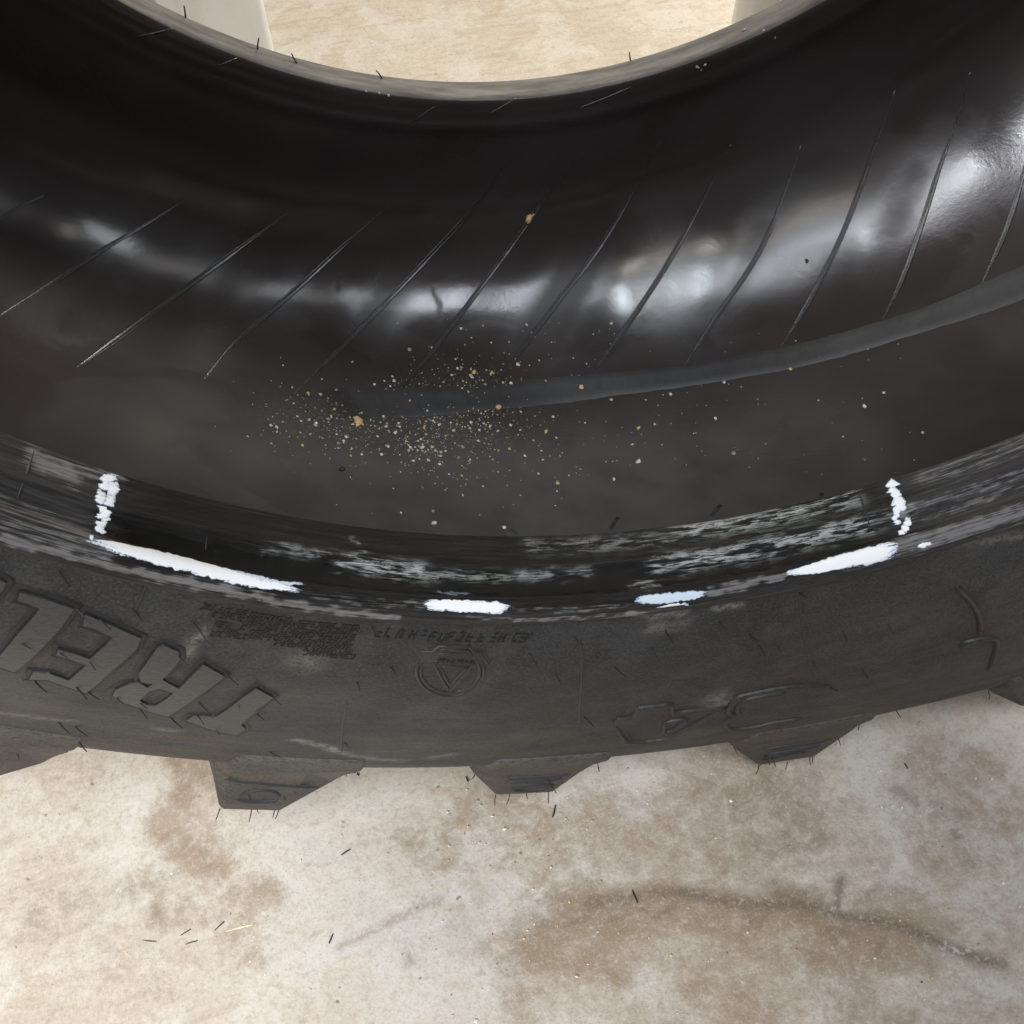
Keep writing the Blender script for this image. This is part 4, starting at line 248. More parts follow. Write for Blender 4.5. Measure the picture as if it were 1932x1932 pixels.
def mat_floor():
    n = NT('concrete'); o = n.obj(); big = n.noise(o, 3.2, 6, .62, .5); mid = n.noise(o, 15, 8, .68, .5); fine = n.noise(o, 420, 4, .75); mid2 = n.noise(o, 48, 9, .72, .35); sw = n.noise(n.mapv(o, (14, 60, 1)), 1, 7, .7, 1.2); gr = n.noise(o, 130, 6, .75)
    c = n.mix(n.ramp(big, .3, .7), (.372, .324, .260), (.440, .404, .348))
    c = n.mix(n.ramp(sw, .46, .62, 0, .55), c, (.315, .262, .205)); c = n.mix(n.ramp(mid, .47, .58, 0, .6), c, (.48, .455, .415))
    wh = n.math('MULTIPLY', n.attr('swept'), n.ramp(sw, .30, .60)); c = n.mix(n.math('MINIMUM', wh, .9), c, (.49, .48, .455))
    da = n.attr('dirt'); dn = n.math('ADD', n.math('MULTIPLY', n.math('SUBTRACT', mid2, .5), 1.15), n.math('MULTIPLY', n.math('SUBTRACT', gr, .5), .55))
    d = n.math('MULTIPLY', n.ramp(n.math('ADD', da, dn), .12, .95), n.ramp(da, .03, .42)); c = n.mix(n.math('MULTIPLY', d, .92), c, (.215, .156, .098))
    dk = n.math('MULTIPLY', n.attr('stain'), n.ramp(mid2, .40, .60)); c = n.mix(n.math('MULTIPLY', dk, .7), c, (.13, .125, .115))
    tk = n.math('MULTIPLY', n.attr('track'), n.ramp(n.noise(o, 200, 5, .7), .36, .50)); c = n.mix(n.math('MULTIPLY', tk, .9), c, (.115, .088, .058))
    c = n.mix(n.ramp(gr, .50, .64, 0, .32), c, (.27, .225, .175)); c = n.mix(n.ramp(gr, .34, .47, .22, 0), c, (.54, .51, .46))
    c = n.mix(n.ramp(fine, .52, .64, 0, .32), c, (.23, .195, .15)); c = n.mix(n.ramp(fine, .36, .48, .22, 0), c, (.56, .53, .48))
    c = n.mix(n.ramp(n.noise(o, 74, 3, .6, .4), .64, .70, 0, .28), c, (.20, .165, .125)); c = n.mix(n.ramp(n.noise(o, 140, 2, .5), .73, .77, 0, .7), c, (.09, .08, .07))
    nm = n.bump(fine, .35, .0008); nm = n.bump(gr, .30, .0014, nm); nm = n.bump(n.math('ADD', mid2, n.math('MULTIPLY', d, .6)), .30, .003, nm)
    return n.out(c, n.ramp(mid, .3, .7, .62, .8), nm, .35)
M['floor'] = mat_floor()
def mat_white():
    n = NT('white_paint_on_steel'); o = n.obj(); g = n.noise(n.mapv(o, (14, 14, 3)), 1, 5, .6, .5); f = n.noise(o, 60, 4, .7)
    c = n.mix(n.ramp(g, .45, .72, 0, .5), (.82, .81, .78), (.62, .57, .50)); c = n.mix(n.ramp(f, .66, .78, 0, .7), c, (.30, .25, .20))
    return n.out(c, .45, n.bump(f, .15, .001), .5)
M['white'] = mat_white()

# ---- floor ------------------------------------------------------------------
def seg_dist(px, py, pts):
    d = np.full(px.shape, 1e9)
    if len(pts) == 1: return np.hypot(px-pts[0][0], py-pts[0][1])
    for (ax, ay), (bx, by) in zip(pts[:-1], pts[1:]):
        vx, vy = bx-ax, by-ay; t = np.clip(((px-ax)*vx+(py-ay)*vy)/(vx*vx+vy*vy+1e-12), 0, 1)
        d = np.minimum(d, np.hypot(px-ax-t*vx, py-ay-t*vy))
    return d
def spread(lo, hi, a, b, fine, coarse):
    x = list(np.arange(a, b, fine)); k = fine; v = x[0]; left = []
    while v > lo: k = min(k*1.5, coarse); v -= k; left.append(v)
    k = fine; v = x[-1]; right = []
    while v < hi: k = min(k*1.5, coarse); v += k; right.append(v)
    return np.array(left[::-1]+x+right)
def grid_faces(nx, ny, wrap=False):
    i = np.arange(nx if wrap else nx-1)[:, None]; j = np.arange(ny-1)[None, :]; i2 = (i+1) % nx
    return np.stack([(i*ny+j), (i2*ny+j), (i2*ny+j+1), (i*ny+j+1)], -1).reshape(-1, 4)
def fast_mesh(name, V, Fq, mats):
    me = bpy.data.meshes.new(name); me.vertices.add(len(V)); me.vertices.foreach_set('co', V.astype(np.float32).ravel())
    me.loops.add(Fq.size); me.loops.foreach_set('vertex_index', Fq.astype(np.int32).ravel()); me.polygons.add(len(Fq))
    me.polygons.foreach_set('loop_start', np.arange(0, Fq.size, 4, dtype=np.int32))
    me.update(calc_edges=True); me.polygons.foreach_set('use_smooth', np.ones(len(Fq), bool))
    for m in mats: me.materials.append(m)
    return me
def put_attr(me, name, arr):
    a = me.attributes.new(name, 'FLOAT', 'POINT'); a.data.foreach_set('value', np.asarray(arr, np.float32).ravel())
xs = spread(-7, 7, -.62, .46, .0026, .6); ys = spread(-7, 7, -.28, .24, .0026, .6)
X, Y = np.meshgrid(xs, ys, indexing='ij')
Z = .0006*np.sin(13*X+5*Y)+.0005*np.sin(9*Y-17*X+1)
me = fast_mesh('floor', np.stack([X, Y, Z], -1).reshape(-1, 3), grid_faces(len(xs), len(ys)), [M['floor']])
att = [np.zeros_like(X) for _ in range(4)]
wx = X+.006*np.sin(90*Y+30*X)+.004*np.sin(170*X+60*Y); wy = Y+.006*np.sin(80*X-40*Y)+.004*np.sin(190*Y+50*X)
for c, wd, k, pts in DIRT:
    q_ = .22 if c in (2, 3) and wd < .02 else 1.0
    dd = seg_dist(X+(wx-X)*q_, Y+(wy-Y)*q_, pts); att[c] = np.maximum(att[c], k*np.exp(-(dd/wd)**2*1.1))
for a, n_ in zip(att, ('dirt', 'stain', 'swept', 'track')): put_attr(me, n_, a)
floor = bpy.data.objects.new('floor', me); COL.objects.link(floor); tag(floor, 'pale dusty concrete floor with tan dirt smears', kind='structure')

# ---- two white posts standing behind the tyre --------------------------------
def post(name, loc, rz, sx, sy, rad, h, lean, label):
    root = bpy.data.objects.new(name, None); COL.objects.link(root); root.location = loc; root.rotation_euler = (0, 0, rz)
    bpy.context.view_layer.update()
    tag(root, label, 'post', 'white posts behind the tyre')
    ring = []
    for cx, cy, a0 in ((sx, sy, 0), (-sx, sy, 90), (-sx, -sy, 180), (sx, -sy, 270)):
        for a in np.radians(np.linspace(a0, a0+90, 7)): ring.append(((cx-math.copysign(rad, cx))+rad*math.cos(a), (cy-math.copysign(rad, cy))+rad*math.sin(a)))
    zs = np.linspace(0, h, 12); V = []; F = []; n_ = len(ring)
    for z in zs:
        fl = 1+.15*math.exp(-z/.10)
        V += [(x*fl+lean[0]*z, y*fl+lean[1]*z, z) for x, y in ring]
    for i in range(len(zs)-1):
        for j in range(n_): F.append((i*n_+j, i*n_+(j+1) % n_, (i+1)*n_+(j+1) % n_, (i+1)*n_+j))
    F.append(tuple(range((len(zs)-1)*n_, len(zs)*n_)))
    mesh_obj('shaft', [Matrix.Rotation(rz, 3, 'Z') @ Vector(v)+Vector(loc) for v in V], F, M['white'], root)
    pl = .0; V = []; F = []
    for z, k in ((.001, 1.5), (.008, 1.5), (.012, 1.42)): V += [(x*k, y*k, z) for x, y in ring]
    for i in range(2):
        for j in range(n_): F.append((i*n_+j, i*n_+(j+1) % n_, (i+1)*n_+(j+1) % n_, (i+1)*n_+j))
    F.append(tuple(range(2*n_, 3*n_)))
    mesh_obj('foot_plate', [Matrix.Rotation(rz, 3, 'Z') @ Vector(v)+Vector(loc) for v in V], F, M['white'], root)
    return root
post('steel_post', (-.258, .76, 0), math.radians(24), .054, .054, .010, 2.6, (0, .0), 'white painted square post on the left behind the far bead')
post('steel_post', (.335, .77, 0), 0, .030, .030, .0299, 2.6, (0, 0), 'cream white round post on the right behind the far bead')

# ---- the tyre ---------------------------------------------------------------
tyre = bpy.data.objects.new('tractor_tyre', None); COL.objects.link(tyre); tyre.location = (0, .207, 0); bpy.context.view_layer.update()
tag(tyre, 'upright black tractor tyre with white crayon marks along its near bead', 'tyre')
def srange(a, b, d): return list(np.arange(a, b, d))
sv = srange(0, S_RIDGE+.008, .0010)+srange(S_RIDGE+.008, S_SHOULDER+.02, .0022)+srange(S_SHOULDER+.02, S_FARHEEL-.02, .010)+srange(S_FARHEEL-.02, S_FARTOE+.02, .0012)+srange(S_FARTOE+.02, PERIM-.03, .0030)+srange(PERIM-.03, PERIM, .0012)
sv = np.array(sv+[PERIM])
tv = np.concatenate([np.arange(-62, 46, .28), np.arange(46, 298-.01, 2.0)])
T, S = np.meshgrid(tv, sv, indexing='ij')
Pv = P3(T, S)
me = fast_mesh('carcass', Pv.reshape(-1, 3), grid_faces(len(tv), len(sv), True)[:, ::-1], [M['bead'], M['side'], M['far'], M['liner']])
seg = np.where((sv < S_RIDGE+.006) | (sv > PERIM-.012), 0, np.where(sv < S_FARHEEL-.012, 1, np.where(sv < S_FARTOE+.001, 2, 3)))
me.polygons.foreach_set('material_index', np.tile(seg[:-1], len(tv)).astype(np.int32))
uv = np.stack([np.radians(T)*.55, S, np.zeros_like(S)], -1)
a = me.attributes.new('skin_uv', 'FLOAT_VECTOR', 'POINT'); a.data.foreach_set('vector', uv.astype(np.float32).ravel())
def strokes(lst, rad=.55):
    A = np.zeros_like(T); px = np.radians(T)*rad
    jit = .0007*np.sin(px*310+S*200)+.0005*np.sin(px*730)
    for wd, k, pts in lst:
        q = [(math.radians(t)*rad, s) for t, s in pts]
        lo, hi = min(p[0] for p in q)-4*wd, max(p[0] for p in q)+4*wd; i = np.where((px[:, 0] > lo) & (px[:, 0] < hi))[0]
        if len(i) == 0: continue
        dd = seg_dist(px[i], S[i]+jit[i], q); A[i] = np.maximum(A[i], k*np.exp(-(dd/wd)**2*1.6))
    return A
def sm(x, a, b): t = np.clip((x-a)/(b-a), 0, 1); return t*t*(3-2*t)
put_attr(me, 'scuff', strokes(SCUFF)); put_attr(me, 'matte', strokes(MATTE, .6)*(S > .9)); put_attr(me, 'tan', np.maximum(strokes(TAN), .38*sm(S, .205, .265)*(S < .6)+.22*sm(T, -6, 8)*sm(S, .09, .16)*(S < .6))); put_attr(me, 'fleck_sheen', strokes(FLECK_SHEEN))
b0, b1 = BUFF[0][0], BUFF[1][0]; wob = .6*np.sin(S*900)+.4*np.sin(S*300)
put_attr(me, 'buff', sm(T+wob, b0-1.0, b0+1.2)*(1-sm(T+wob, b1-1.0, b1+2.5))*(1-sm(S, .040, .048)*(S < .5)))
put_attr(me, 'gloss', sm(T+wob, b0-.5, b0+2.5)*(1-sm(T+wob, b1-3.0, b1))*sm(S+.0006*np.sin(T*2.1), .0215, .0240)*(1-sm(S+.0005*np.sin(T*3.7), .0335, .0360))*(S < .5))
cs = s_near((.6370,-.2900)); gx = np.radians(T)*.6
pw_ = 0
for t_, s_, wx_, ws_, k_ in ((GRIT_C[0][0], GRIT_C[0][1], .055, .040, .42), (GRIT_C[1][0], GRIT_C[1][1], .050, .022, .40), (GRIT_C[2][0], GRIT_C[2][1], .045, .025, .30)):
    pw_ = np.maximum(pw_, k_*np.exp(-((gx-math.radians(t_)*.6)/wx_)**2-((S-s_)/ws_)**2))
put_attr(me, 'powder', pw_*(S > .9))
put_attr(me, 'dust', np.where(S > S_FARTOE, np.exp(-((T+6.5)/19)**2)*sm(S, cs-.02, cs+.06)*.60, 0))
carcass = bpy.data.objects.new('carcass', me); COL.objects.link(carcass); carcass.parent = tyre; carcass.matrix_parent_inverse = tyre.matrix_world.inverted()

def part(name, v, f, mat, smooth=True, parent=None): return mesh_obj(name, v, f, mat, parent or tyre, smooth)
def dense(pts, step=.004):
    out = [pts[0]]
    for a, b in zip(pts[:-1], pts[1:]):
        L = math.hypot(math.radians(b[0]-a[0])*.55, b[1]-a[1]); n_ = max(1, int(L/step))
        for i in range(1, n_+1): out.append((a[0]+(b[0]-a[0])*i/n_, a[1]+(b[1]-a[1])*i/n_))
    return out
def smoothline(pts):
    if len(pts) < 3: return pts
    P = [pts[0]]+list(pts)+[pts[-1]]; out = []
    for i in range(1, len(P)-2):
        p0, p1, p2, p3 = [np.array(q, float) for q in P[i-1:i+3]]
        for t in np.linspace(0, 1, 6, endpoint=False): out.append(tuple(.5*((2*p1)+(-p0+p2)*t+(2*p0-5*p1+4*p2-p3)*t*t+(-p0+3*p1-3*p2+p3)*t**3)))
    return out+[tuple(pts[-1])]
def ridge_mesh(pts, hw, hh, side=None, taper=True, step=.004, jit=0.0):
    pts = dense(pts, step); T_ = np.array([p[0] for p in pts]); S_ = np.array([p[1] for p in pts]); n_ = len(pts)
    C = P3(T_, S_); N = P3(T_, S_, .001)-C; N /= np.linalg.norm(N, axis=1)[:, None]
    D = np.gradient(C, axis=0); D /= np.linalg.norm(D, axis=1)[:, None]+1e-12; B = np.cross(N, D)
    V = []; F = []; prof_ = [(-1, -.35), (-.75, .45), (-.25, 1), (.25, 1), (.75, .45), (1, -.35)] if not side else side
    for i in range(n_):
        k = min(1, min((i+.3)/(2.0 if taper is True else taper*.6), (n_-.7-i)/(2.0 if taper is True else taper))) if taper else 1
        kk = k*(1+jit*(random.random()-.5))
        for a, h in prof_: V.append(C[i]+B[i]*a*hw*max(k, .30)+N[i]*h*hh*kk)
    m_ = len(prof_)
    for i in range(n_-1):
        for j in range(m_-1): F.append((i*m_+j, i*m_+j+1, (i+1)*m_+j+1, (i+1)*m_+j))
    F.append(tuple(range(m_))[::-1]); F.append(tuple(range((n_-1)*m_, n_*m_)))
    return V, F
# twin-lipped vent ridges of the liner
TWIN = [(-1, -.3), (-.8, .6), (-.5, .8), (-.2, .15), (.2, .15), (.5, .8), (.8, .6), (1, -.3)]
for r in LINER_RIDGES: part('liner_ridge', *ridge_mesh(smoothline(r), .0023, .0017 if r[0][0] > -22 else .0008, TWIN, jit=.5, taper=14), M['ridge'])
for r in FAR_RIDGES: part('liner_ridge', *ridge_mesh(r, .0009, .0006), M['ridge'])
for r in NEAR_RIDGES: part('liner_ridge', *ridge_mesh(r, .0017, .0004, TWIN, taper=False), M['side_plain'])
for r in MOULD_LINES: part('mould_line', *ridge_mesh(r, .0007, .0005, jit=.6), M['side_plain'])
for r in RELIEF_LINES: part('relief_outline', *ridge_mesh(smoothline(r) if len(r) in (5, 11) else r, .0017, .0019), M['relief'])
crest = bpy.data.objects.new('crest', None); COL.objects.link(crest); crest.parent = tyre; crest.matrix_parent_inverse = tyre.matrix_world.inverted(); crest['label'] = 'round moulded crest with a plate and an inverted triangle'
for r in EMBLEM_LINES: part('crest_outline', *ridge_mesh(r, .0010, .0008), M['relief'], parent=crest)
# the liner's splice strip
def resample(pts, n_):
    P = np.array(dense(pts, .003)); d = np.concatenate([[0], np.cumsum(np.hypot(np.radians(np.diff(P[:, 0]))*.55, np.diff(P[:, 1])))]); t = np.linspace(0, d[-1], n_)
    return np.stack([np.interp(t, d, P[:, 0]), np.interp(t, d, P[:, 1])], 1)
def sheet(railA, railB, n_, m_, lift, mat, name, edge=.0, ends=.0, seed=0, rough=0.0, fade0=.30, fade1=5.0, soft=True):
    rng = np.random.RandomState(seed); A = resample(railA, n_); B = resample(railB, n_); V = []; F = []
    def rough_noise(): 
        k = rng.randn(n_); return np.convolve(k, [.25, .5, .25], 'same')
    ea, eb = rough_noise()*edge, rough_noise()*edge
    for i in range(n_):
        w_ = np.linspace(0, 1, m_); w_ = ea[i]+w_*(1+eb[i]-ea[i])
        th = A[i, 0]+(B[i, 0]-A[i, 0])*w_; s = A[i, 1]+(B[i, 1]-A[i, 1])*w_
        off = np.full(m_, lift); off[0] = off[-1] = .0001
        if i in (0, n_-1): off[:] = .0001
        off[1:-1] += rough*rng.rand(m_-2)
        if i in (0, n_-1): th = th+rng.randn(m_)*ends
        V += list(P3(th, s, off))
    for i in range(n_-1):
        for j in range(m_-1): F.append((i*m_+j, i*m_+j+1, (i+1)*m_+j+1, (i+1)*m_+j))
    o = part(name, V, F, mat)
    ii, jj = np.meshgrid(np.arange(n_), np.arange(m_), indexing='ij'); e1 = np.minimum(ii, n_-1-ii)/(n_-1); e2 = np.minimum(jj, m_-1-jj)/(m_-1)
    put_attr(o.data, 'cover', np.clip((np.minimum(.15+e2*4.2, 1.15) if soft else 1.0)*np.clip(fade0+e1*fade1, 0, 1.2), 0, 1.25))
    a_ = o.data.attributes.new('cover_uv', 'FLOAT_VECTOR', 'POINT'); tt = np.radians(A[:, 0])*.44; ss = (A[:, 1]+B[:, 1])/2; wd_ = np.abs(B[:, 1]-A[:, 1])
    a_.data.foreach_set('vector', np.stack([np.repeat(tt, m_), np.repeat(ss, m_)+jj.ravel()/(m_-1)*.006, np.zeros(n_*m_)], -1).astype(np.float32).ravel())
    return o
sheet(STRIP_TOP, STRIP_LOW, 150, 8, .0008, M['strip'], 'liner_splice', .02, fade0=.10, fade1=9.0, soft=False)
# crayon marks
def stroke(rows, lift, mat, label, seed, edge=.10, n_=70, m_=11, rough=.00006):
    lift = .00035; rows = [(r[0]-(r[2]-r[0])*.12, r[1]-(r[3]-r[1])*.12, r[2]+(r[2]-r[0])*.12, r[3]+(r[3]-r[1])*.12) for r in rows]
    A = [(r[0], r[1]) for r in rows]; B = [(r[2], r[3]) for r in rows]
    o = sheet(A, B, n_, m_, lift, mat, 'paint_stroke', edge, .12, seed, rough); o['label'] = label; return o
stroke(STROKE_LEFT, .0007, M['paint'], 'long white crayon stroke on the left of the bead', 1, .05, 110)
stroke(STROKE_LEFT_TAIL, .0004, M['paint_blue'], 'thin bluish tail beside the long left stroke', 2, .25)
stroke(STROKE_MIDDLE, .0008, M['paint'], 'short bright white stroke at the middle of the bead', 3, .06)
stroke(STROKE_BLUE, .0006, M['paint_blue'], 'bluish translucent stroke right of the middle', 4, .08)
stroke(STROKE_BLUE_DRIP, .0004, M['paint'], 'small white sliver under the bluish stroke', 5, .25, 24)
stroke(STROKE_RIGHT, .0007, M['paint'], 'broad white stroke on the right of the bead', 6, .06, 90)
stroke(STROKE_RIGHT_DAB, .0004, M['paint'], 'small white dab right of the broad stroke', 7, .2, 16, 6)
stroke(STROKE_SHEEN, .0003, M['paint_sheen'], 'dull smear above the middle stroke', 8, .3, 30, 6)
def tick(blobs, label):
    V = []; F = []; CV = []; UVc = []
    for k, b in enumerate(blobs):
        c = b[0]; ring = b[1:]; n_ = len(ring); base = len(V)
        for fr, off in ((1.18, .0001+.00004*(k % 4)), (.85, .00035+.00004*(k % 4)), (.5, .0004+.00004*(k % 4))):
            th = np.array([c[0]+(q[0]-c[0])*fr for q in ring]); s = np.array([c[1]+(q[1]-c[1])*fr for q in ring]); V += list(P3(th, s, off+0*th))
        V.append(P3(np.array(c[0]), np.array(c[1]), .0004+.00004*(k % 4))); CV += [.10]*n_+[.62]*n_+[.95]*n_+[1.0]; UVc += [(math.radians(c[0])*.44+j*.0004, c[1]+.0013*math.cos(j), 0) for j in range(3*n_+1)]
        for r in range(2):
            for j in range(n_): F.append((base+r*n_+j, base+r*n_+(j+1) % n_, base+(r+1)*n_+(j+1) % n_, base+(r+1)*n_+j))
        for j in range(n_): F.append((base+2*n_+j, base+2*n_+(j+1) % n_, base+3*n_))
    o = part('paint_tick', V, F, M['paint']); o['label'] = label; put_attr(o.data, 'cover', CV)
    a_ = o.data.attributes.new('cover_uv', 'FLOAT_VECTOR', 'POINT'); a_.data.foreach_set('vector', np.array([P_+0 for P_ in np.array(V)*np.array([1, .6, 1])], np.float32).ravel())
tick(TICK_LEFT, 'blotchy white cross mark at the left end of the buffed bead'); tick(TICK_RIGHT, 'blotchy white cross mark at the right end of the buffed bead')
# raised sidewall letters
def relief(polys, h, name, mat):
    V = []; F = []
    loops = []
    for poly in polys:
        loops.append([q for q in dense(list(poly)+[poly[0]], .006)[:-1]])
    flat = [Vector((math.radians(q[0])*.55, q[1], 0)) for L in loops for q in L]
    tri = tessellate_polygon([[Vector((math.radians(q[0])*.55, q[1], 0)) for q in L] for L in loops])
    allq = [q for L in loops for q in L]; n_ = len(allq); T_ = np.array([q[0] for q in allq]); S_ = np.array([q[1] for q in allq])
    V = list(P3(T_, S_, h+0*T_))+list(P3(T_, S_, -.0015+0*T_)); F = [tuple(t) for t in tri]; k = 0
    for L in loops:
        m_ = len(L)
        for j in range(m_): a_, b_ = k+j, k+(j+1) % m_; F.append((a_, b_, b_+n_, a_+n_))
        k += m_
    o = part(name, V, F, mat, smooth=False)
    bm = bmesh.new(); bm.from_mesh(o.data); bmesh.ops.recalc_face_normals(bm, faces=bm.faces); bm.to_mesh(o.data); bm.free()
    # a shallow border round the face, darkened to paint in the gap shadow
    VB = []; FB = []
    for poly, sg in zip(polys, [1]+[-1]*9):
        Q = np.array([(math.radians(q[0])*.55, q[1]) for q in poly]); m_ = len(Q); area = .5*np.sum(Q[:, 0]*np.roll(Q[:, 1], -1)-np.roll(Q[:, 0], -1)*Q[:, 1]); sgn = np.sign(area)*sg
        e = np.roll(Q, -1, 0)-Q; e /= np.linalg.norm(e, axis=1)[:, None]; nn = np.stack([e[:, 1], -e[:, 0]], 1)*sgn; npv = np.roll(nn, 1, 0); mt = nn+npv; mt /= np.maximum((mt*nn).sum(1)[:, None], .45)
        def loop(d, h_): 
            R = Q+mt*d; return list(P3(np.degrees(R[:, 0]/.55), R[:, 1], h_+0*R[:, 0]))
        base = len(VB); VB += loop(.0002, .0003)+loop(.0010, .0002)+loop(.0022, .0009)+loop(.0032, -.0006)
        for r in range(3):
            for j in range(m_): FB.append((base+r*m_+j, base+r*m_+(j+1) % m_, base+(r+1)*m_+(j+1) % m_, base+(r+1)*m_+j))
    ob = part('letter_border', VB, FB, M['border'], parent=o)
    bm = bmesh.new(); bm.from_mesh(ob.data); bmesh.ops.recalc_face_normals(bm, faces=bm.faces); bm.to_mesh(ob.data); bm.free()
    return o
for P_ in LETTERS: relief(P_, .0012, 'letter', M['letter'])
# tiny moulded lettering, too worn to read: little raised strokes in rows
def small_text(rows, name, glyph, height, h, seed):
    rng = random.Random(seed); V = []; F = []
    for (t0, s0), (t1, s1) in rows:
        L = abs(math.radians(t1-t0))*.5; n_ = max(1, int(L/glyph)); 
        for i in range(n_):
            if rng.random() < .1: continue
            c = (i+.5)/n_; t = t0+(t1-t0)*c; s = s0+(s1-s0)*c; dt = math.degrees(glyph/.5)*.36
            bars = rng.sample([((-1, -1), (-1, 1)), ((1, -1), (1, 1)), ((-1, -1), (1, -1)), ((-1, 1), (1, 1)), ((-1, 0), (1, 0))], rng.choice((2, 3, 3)))
            for (x0, y0), (x1, y1) in bars:
                p = P3(np.array([t+dt*x0, t+dt*x1]), np.array([s+height*.5*y0, s+height*.5*y1])); n1 = P3(np.array(t), np.array(s), .001)-P3(np.array(t), np.array(s)); n1 /= np.linalg.norm(n1)
                d = p[1]-p[0]; d /= np.linalg.norm(d)+1e-9; b = np.cross(n1, d)*.00026; base = len(V)
                for q in (p[0]-b, p[0]+b, p[1]+b, p[1]-b): V.append(q-n1*.0003)
                for q in (p[0]-b, p[0]+b, p[1]+b, p[1]-b): V.append(q+n1*h)
                F += [(base+4, base+5, base+6, base+7)]+[(base+k, base+(k+1) % 4, base+4+(k+1) % 4, base+4+k) for k in range(4)]
    o = part(name, V, F, M['text'], smooth=False); o['kind'] = 'stuff'; return o
small_text(SMALL_TEXT, 'moulded_small_print', .0017, .0034, .00035, 3); small_text(CODE_TEXT, 'moulded_code', .0036, .0060, .0005, 4); small_text(CREST_TEXT, 'crest_lettering', .0042, .0034, .0006, 5)

# tread lugs, one per object
def lug(c, off, ztip, far=False):
    rr = [.6625, .678, .7135, .7140, .6835, .674, .6625]; zz = [-.0095, -.004, ztip, ztip+.001, -.001, -.006, -.0095]
    if c > -30 and c < -20: zz = [-.009, -.001, .005, .0045, -.004, -.008, -.009]
    rows = []
    foot = [(off[j]*.93, .632, -.012 if j in (0, 6) else .0100) for j in range(7)]
    rows.append(foot)
    rows.append([(off[j]*.97, .650, -.012 if j in (0, 6) else .0085+.25*max(0, zz[j])) for j in range(7)])
    rows.append([(off[j], rr[j], zz[j]) for j in range(7)])
    for z, sh, rt in ((-.035, 1.0, .717), (-.075, 3.0, .7195), (-.12, 6.0, .7210), (-.165, 9.5, .722), (-.205, 13.0, .722), (-.235, 16.0, .7215)):
        lo = .666; rows.append([(off[j]*.9+sh, lo+(rt-lo)*max(0, (rr[j]-.6625)/(.7135-.6625)), z) for j in range(7)])
    V = []; F = []
    for r in rows:
        for t, rad, z in r:
            if far: z = -.414-z; t = t+7.5
            x, y, zq = place(np.array(c+t), np.array(rad), np.array(z)); V.append((float(x), float(-zq), float(y+H)))
    for i in range(len(rows)-1):
        for j in range(6): F.append((i*7+j, i*7+j+1, (i+1)*7+j+1, (i+1)*7+j))
    F.append(tuple(range((len(rows)-1)*7, len(rows)*7))); F.append(tuple(range(7))[::-1])
    o = part('lug', V, F, M['side'], smooth=False)
    bm = bmesh.new(); bm.from_mesh(o.data); bmesh.ops.recalc_face_normals(bm, faces=bm.faces); bm.to_mesh(o.data); bm.free()
    ang = np.array([[math.radians(c+t)*.55, .3+.9*(z+.02), 0] for r in rows for t, rad, z in r], np.float32)
    ang = np.array([[math.radians(c+t)*.55, .27+(rad-.63)+abs(z)*.7, 0] for r in rows for t, rad, z in r], np.float32)
    a_ = o.data.attributes.new('skin_uv', 'FLOAT_VECTOR', 'POINT'); a_.data.foreach_set('vector', ang.ravel())
    put_attr(o.data, 'tan', [.42 if i // 7 >= 1 else .2 for i in range(len(V))]); put_attr(o.data, 'scuff', [.18 if i // 7 == 0 else .05 for i in range(len(V))])
    bv = o.modifiers.new('edge', 'BEVEL'); bv.width = .0050; bv.segments = 4; bv.limit_method = 'ANGLE'; bv.angle_limit = math.radians(18); bv.harden_normals = False
    return o
O1 = [-3.36, -2.65, -1.49, 1.49, 3.92, 4.40, 5.28]; O2 = [-4.34, -3.48, -1.54, 1.54, 2.61, 3.78, 4.49]; O3 = [-4.52, -3.50, -1.58, 1.58, 3.31, 4.33, 5.02]
LUGS = [(-25.84, O1, .0045), (-11.26, O2, -.0025), (3.70, O3, -.0015), (-40.05, O1, .002), (18.62, O3, -.001)]+[(18.62+15.065*k, O3, -.001) for k in range(1, 20)]
for c, o_, z in LUGS: lug(c, o_, z)
for c, o_, z in LUGS: lug(c, o_, -.001, True)

def strip3d(name, C, N, hw, hh, mat, prof_=((-1, -.4), (-.5, .7), (.2, 1), (.7, .6), (1, -.4))):
    C = np.array([tuple(c) for c in C]); N = np.array([tuple(c) for c in N]); D = np.gradient(C, axis=0); D /= np.linalg.norm(D, axis=1)[:, None]; B = np.cross(N, D); V = []; F = []; m_ = len(prof_); n_ = len(C)
    for i in range(n_):
        k = min(1, (i+.4)/2, (n_-.6-i)/2)
        for a_, h_ in prof_: V.append(C[i]+B[i]*a_*hw*max(k, .3)+N[i]*h_*hh*k)
    for i in range(n_-1):
        for j in range(m_-1): F.append((i*m_+j, i*m_+j+1, (i+1)*m_+j+1, (i+1)*m_+j))
    return part(name, V, F, mat)
def cap_point(c, t, u, ztip):                       # u = 0 at the foot of the lug's end face, 1 at its tip
    r = .650+(.7135-.650)*u; z = .0085+(ztip-.0085)*u; x, y, zq = place(np.array(c+t), np.array(r), np.array(z)); return Vector((float(x), float(-zq), float(y+H)))
def cap_normal(c, ztip):
    p = cap_point(c, 0, .5, ztip); a_ = cap_point(c, .3, .5, ztip)-p; b_ = cap_point(c, 0, .6, ztip)-p; n_ = a_.cross(b_).normalized(); return n_ if n_.y < 0 else -n_
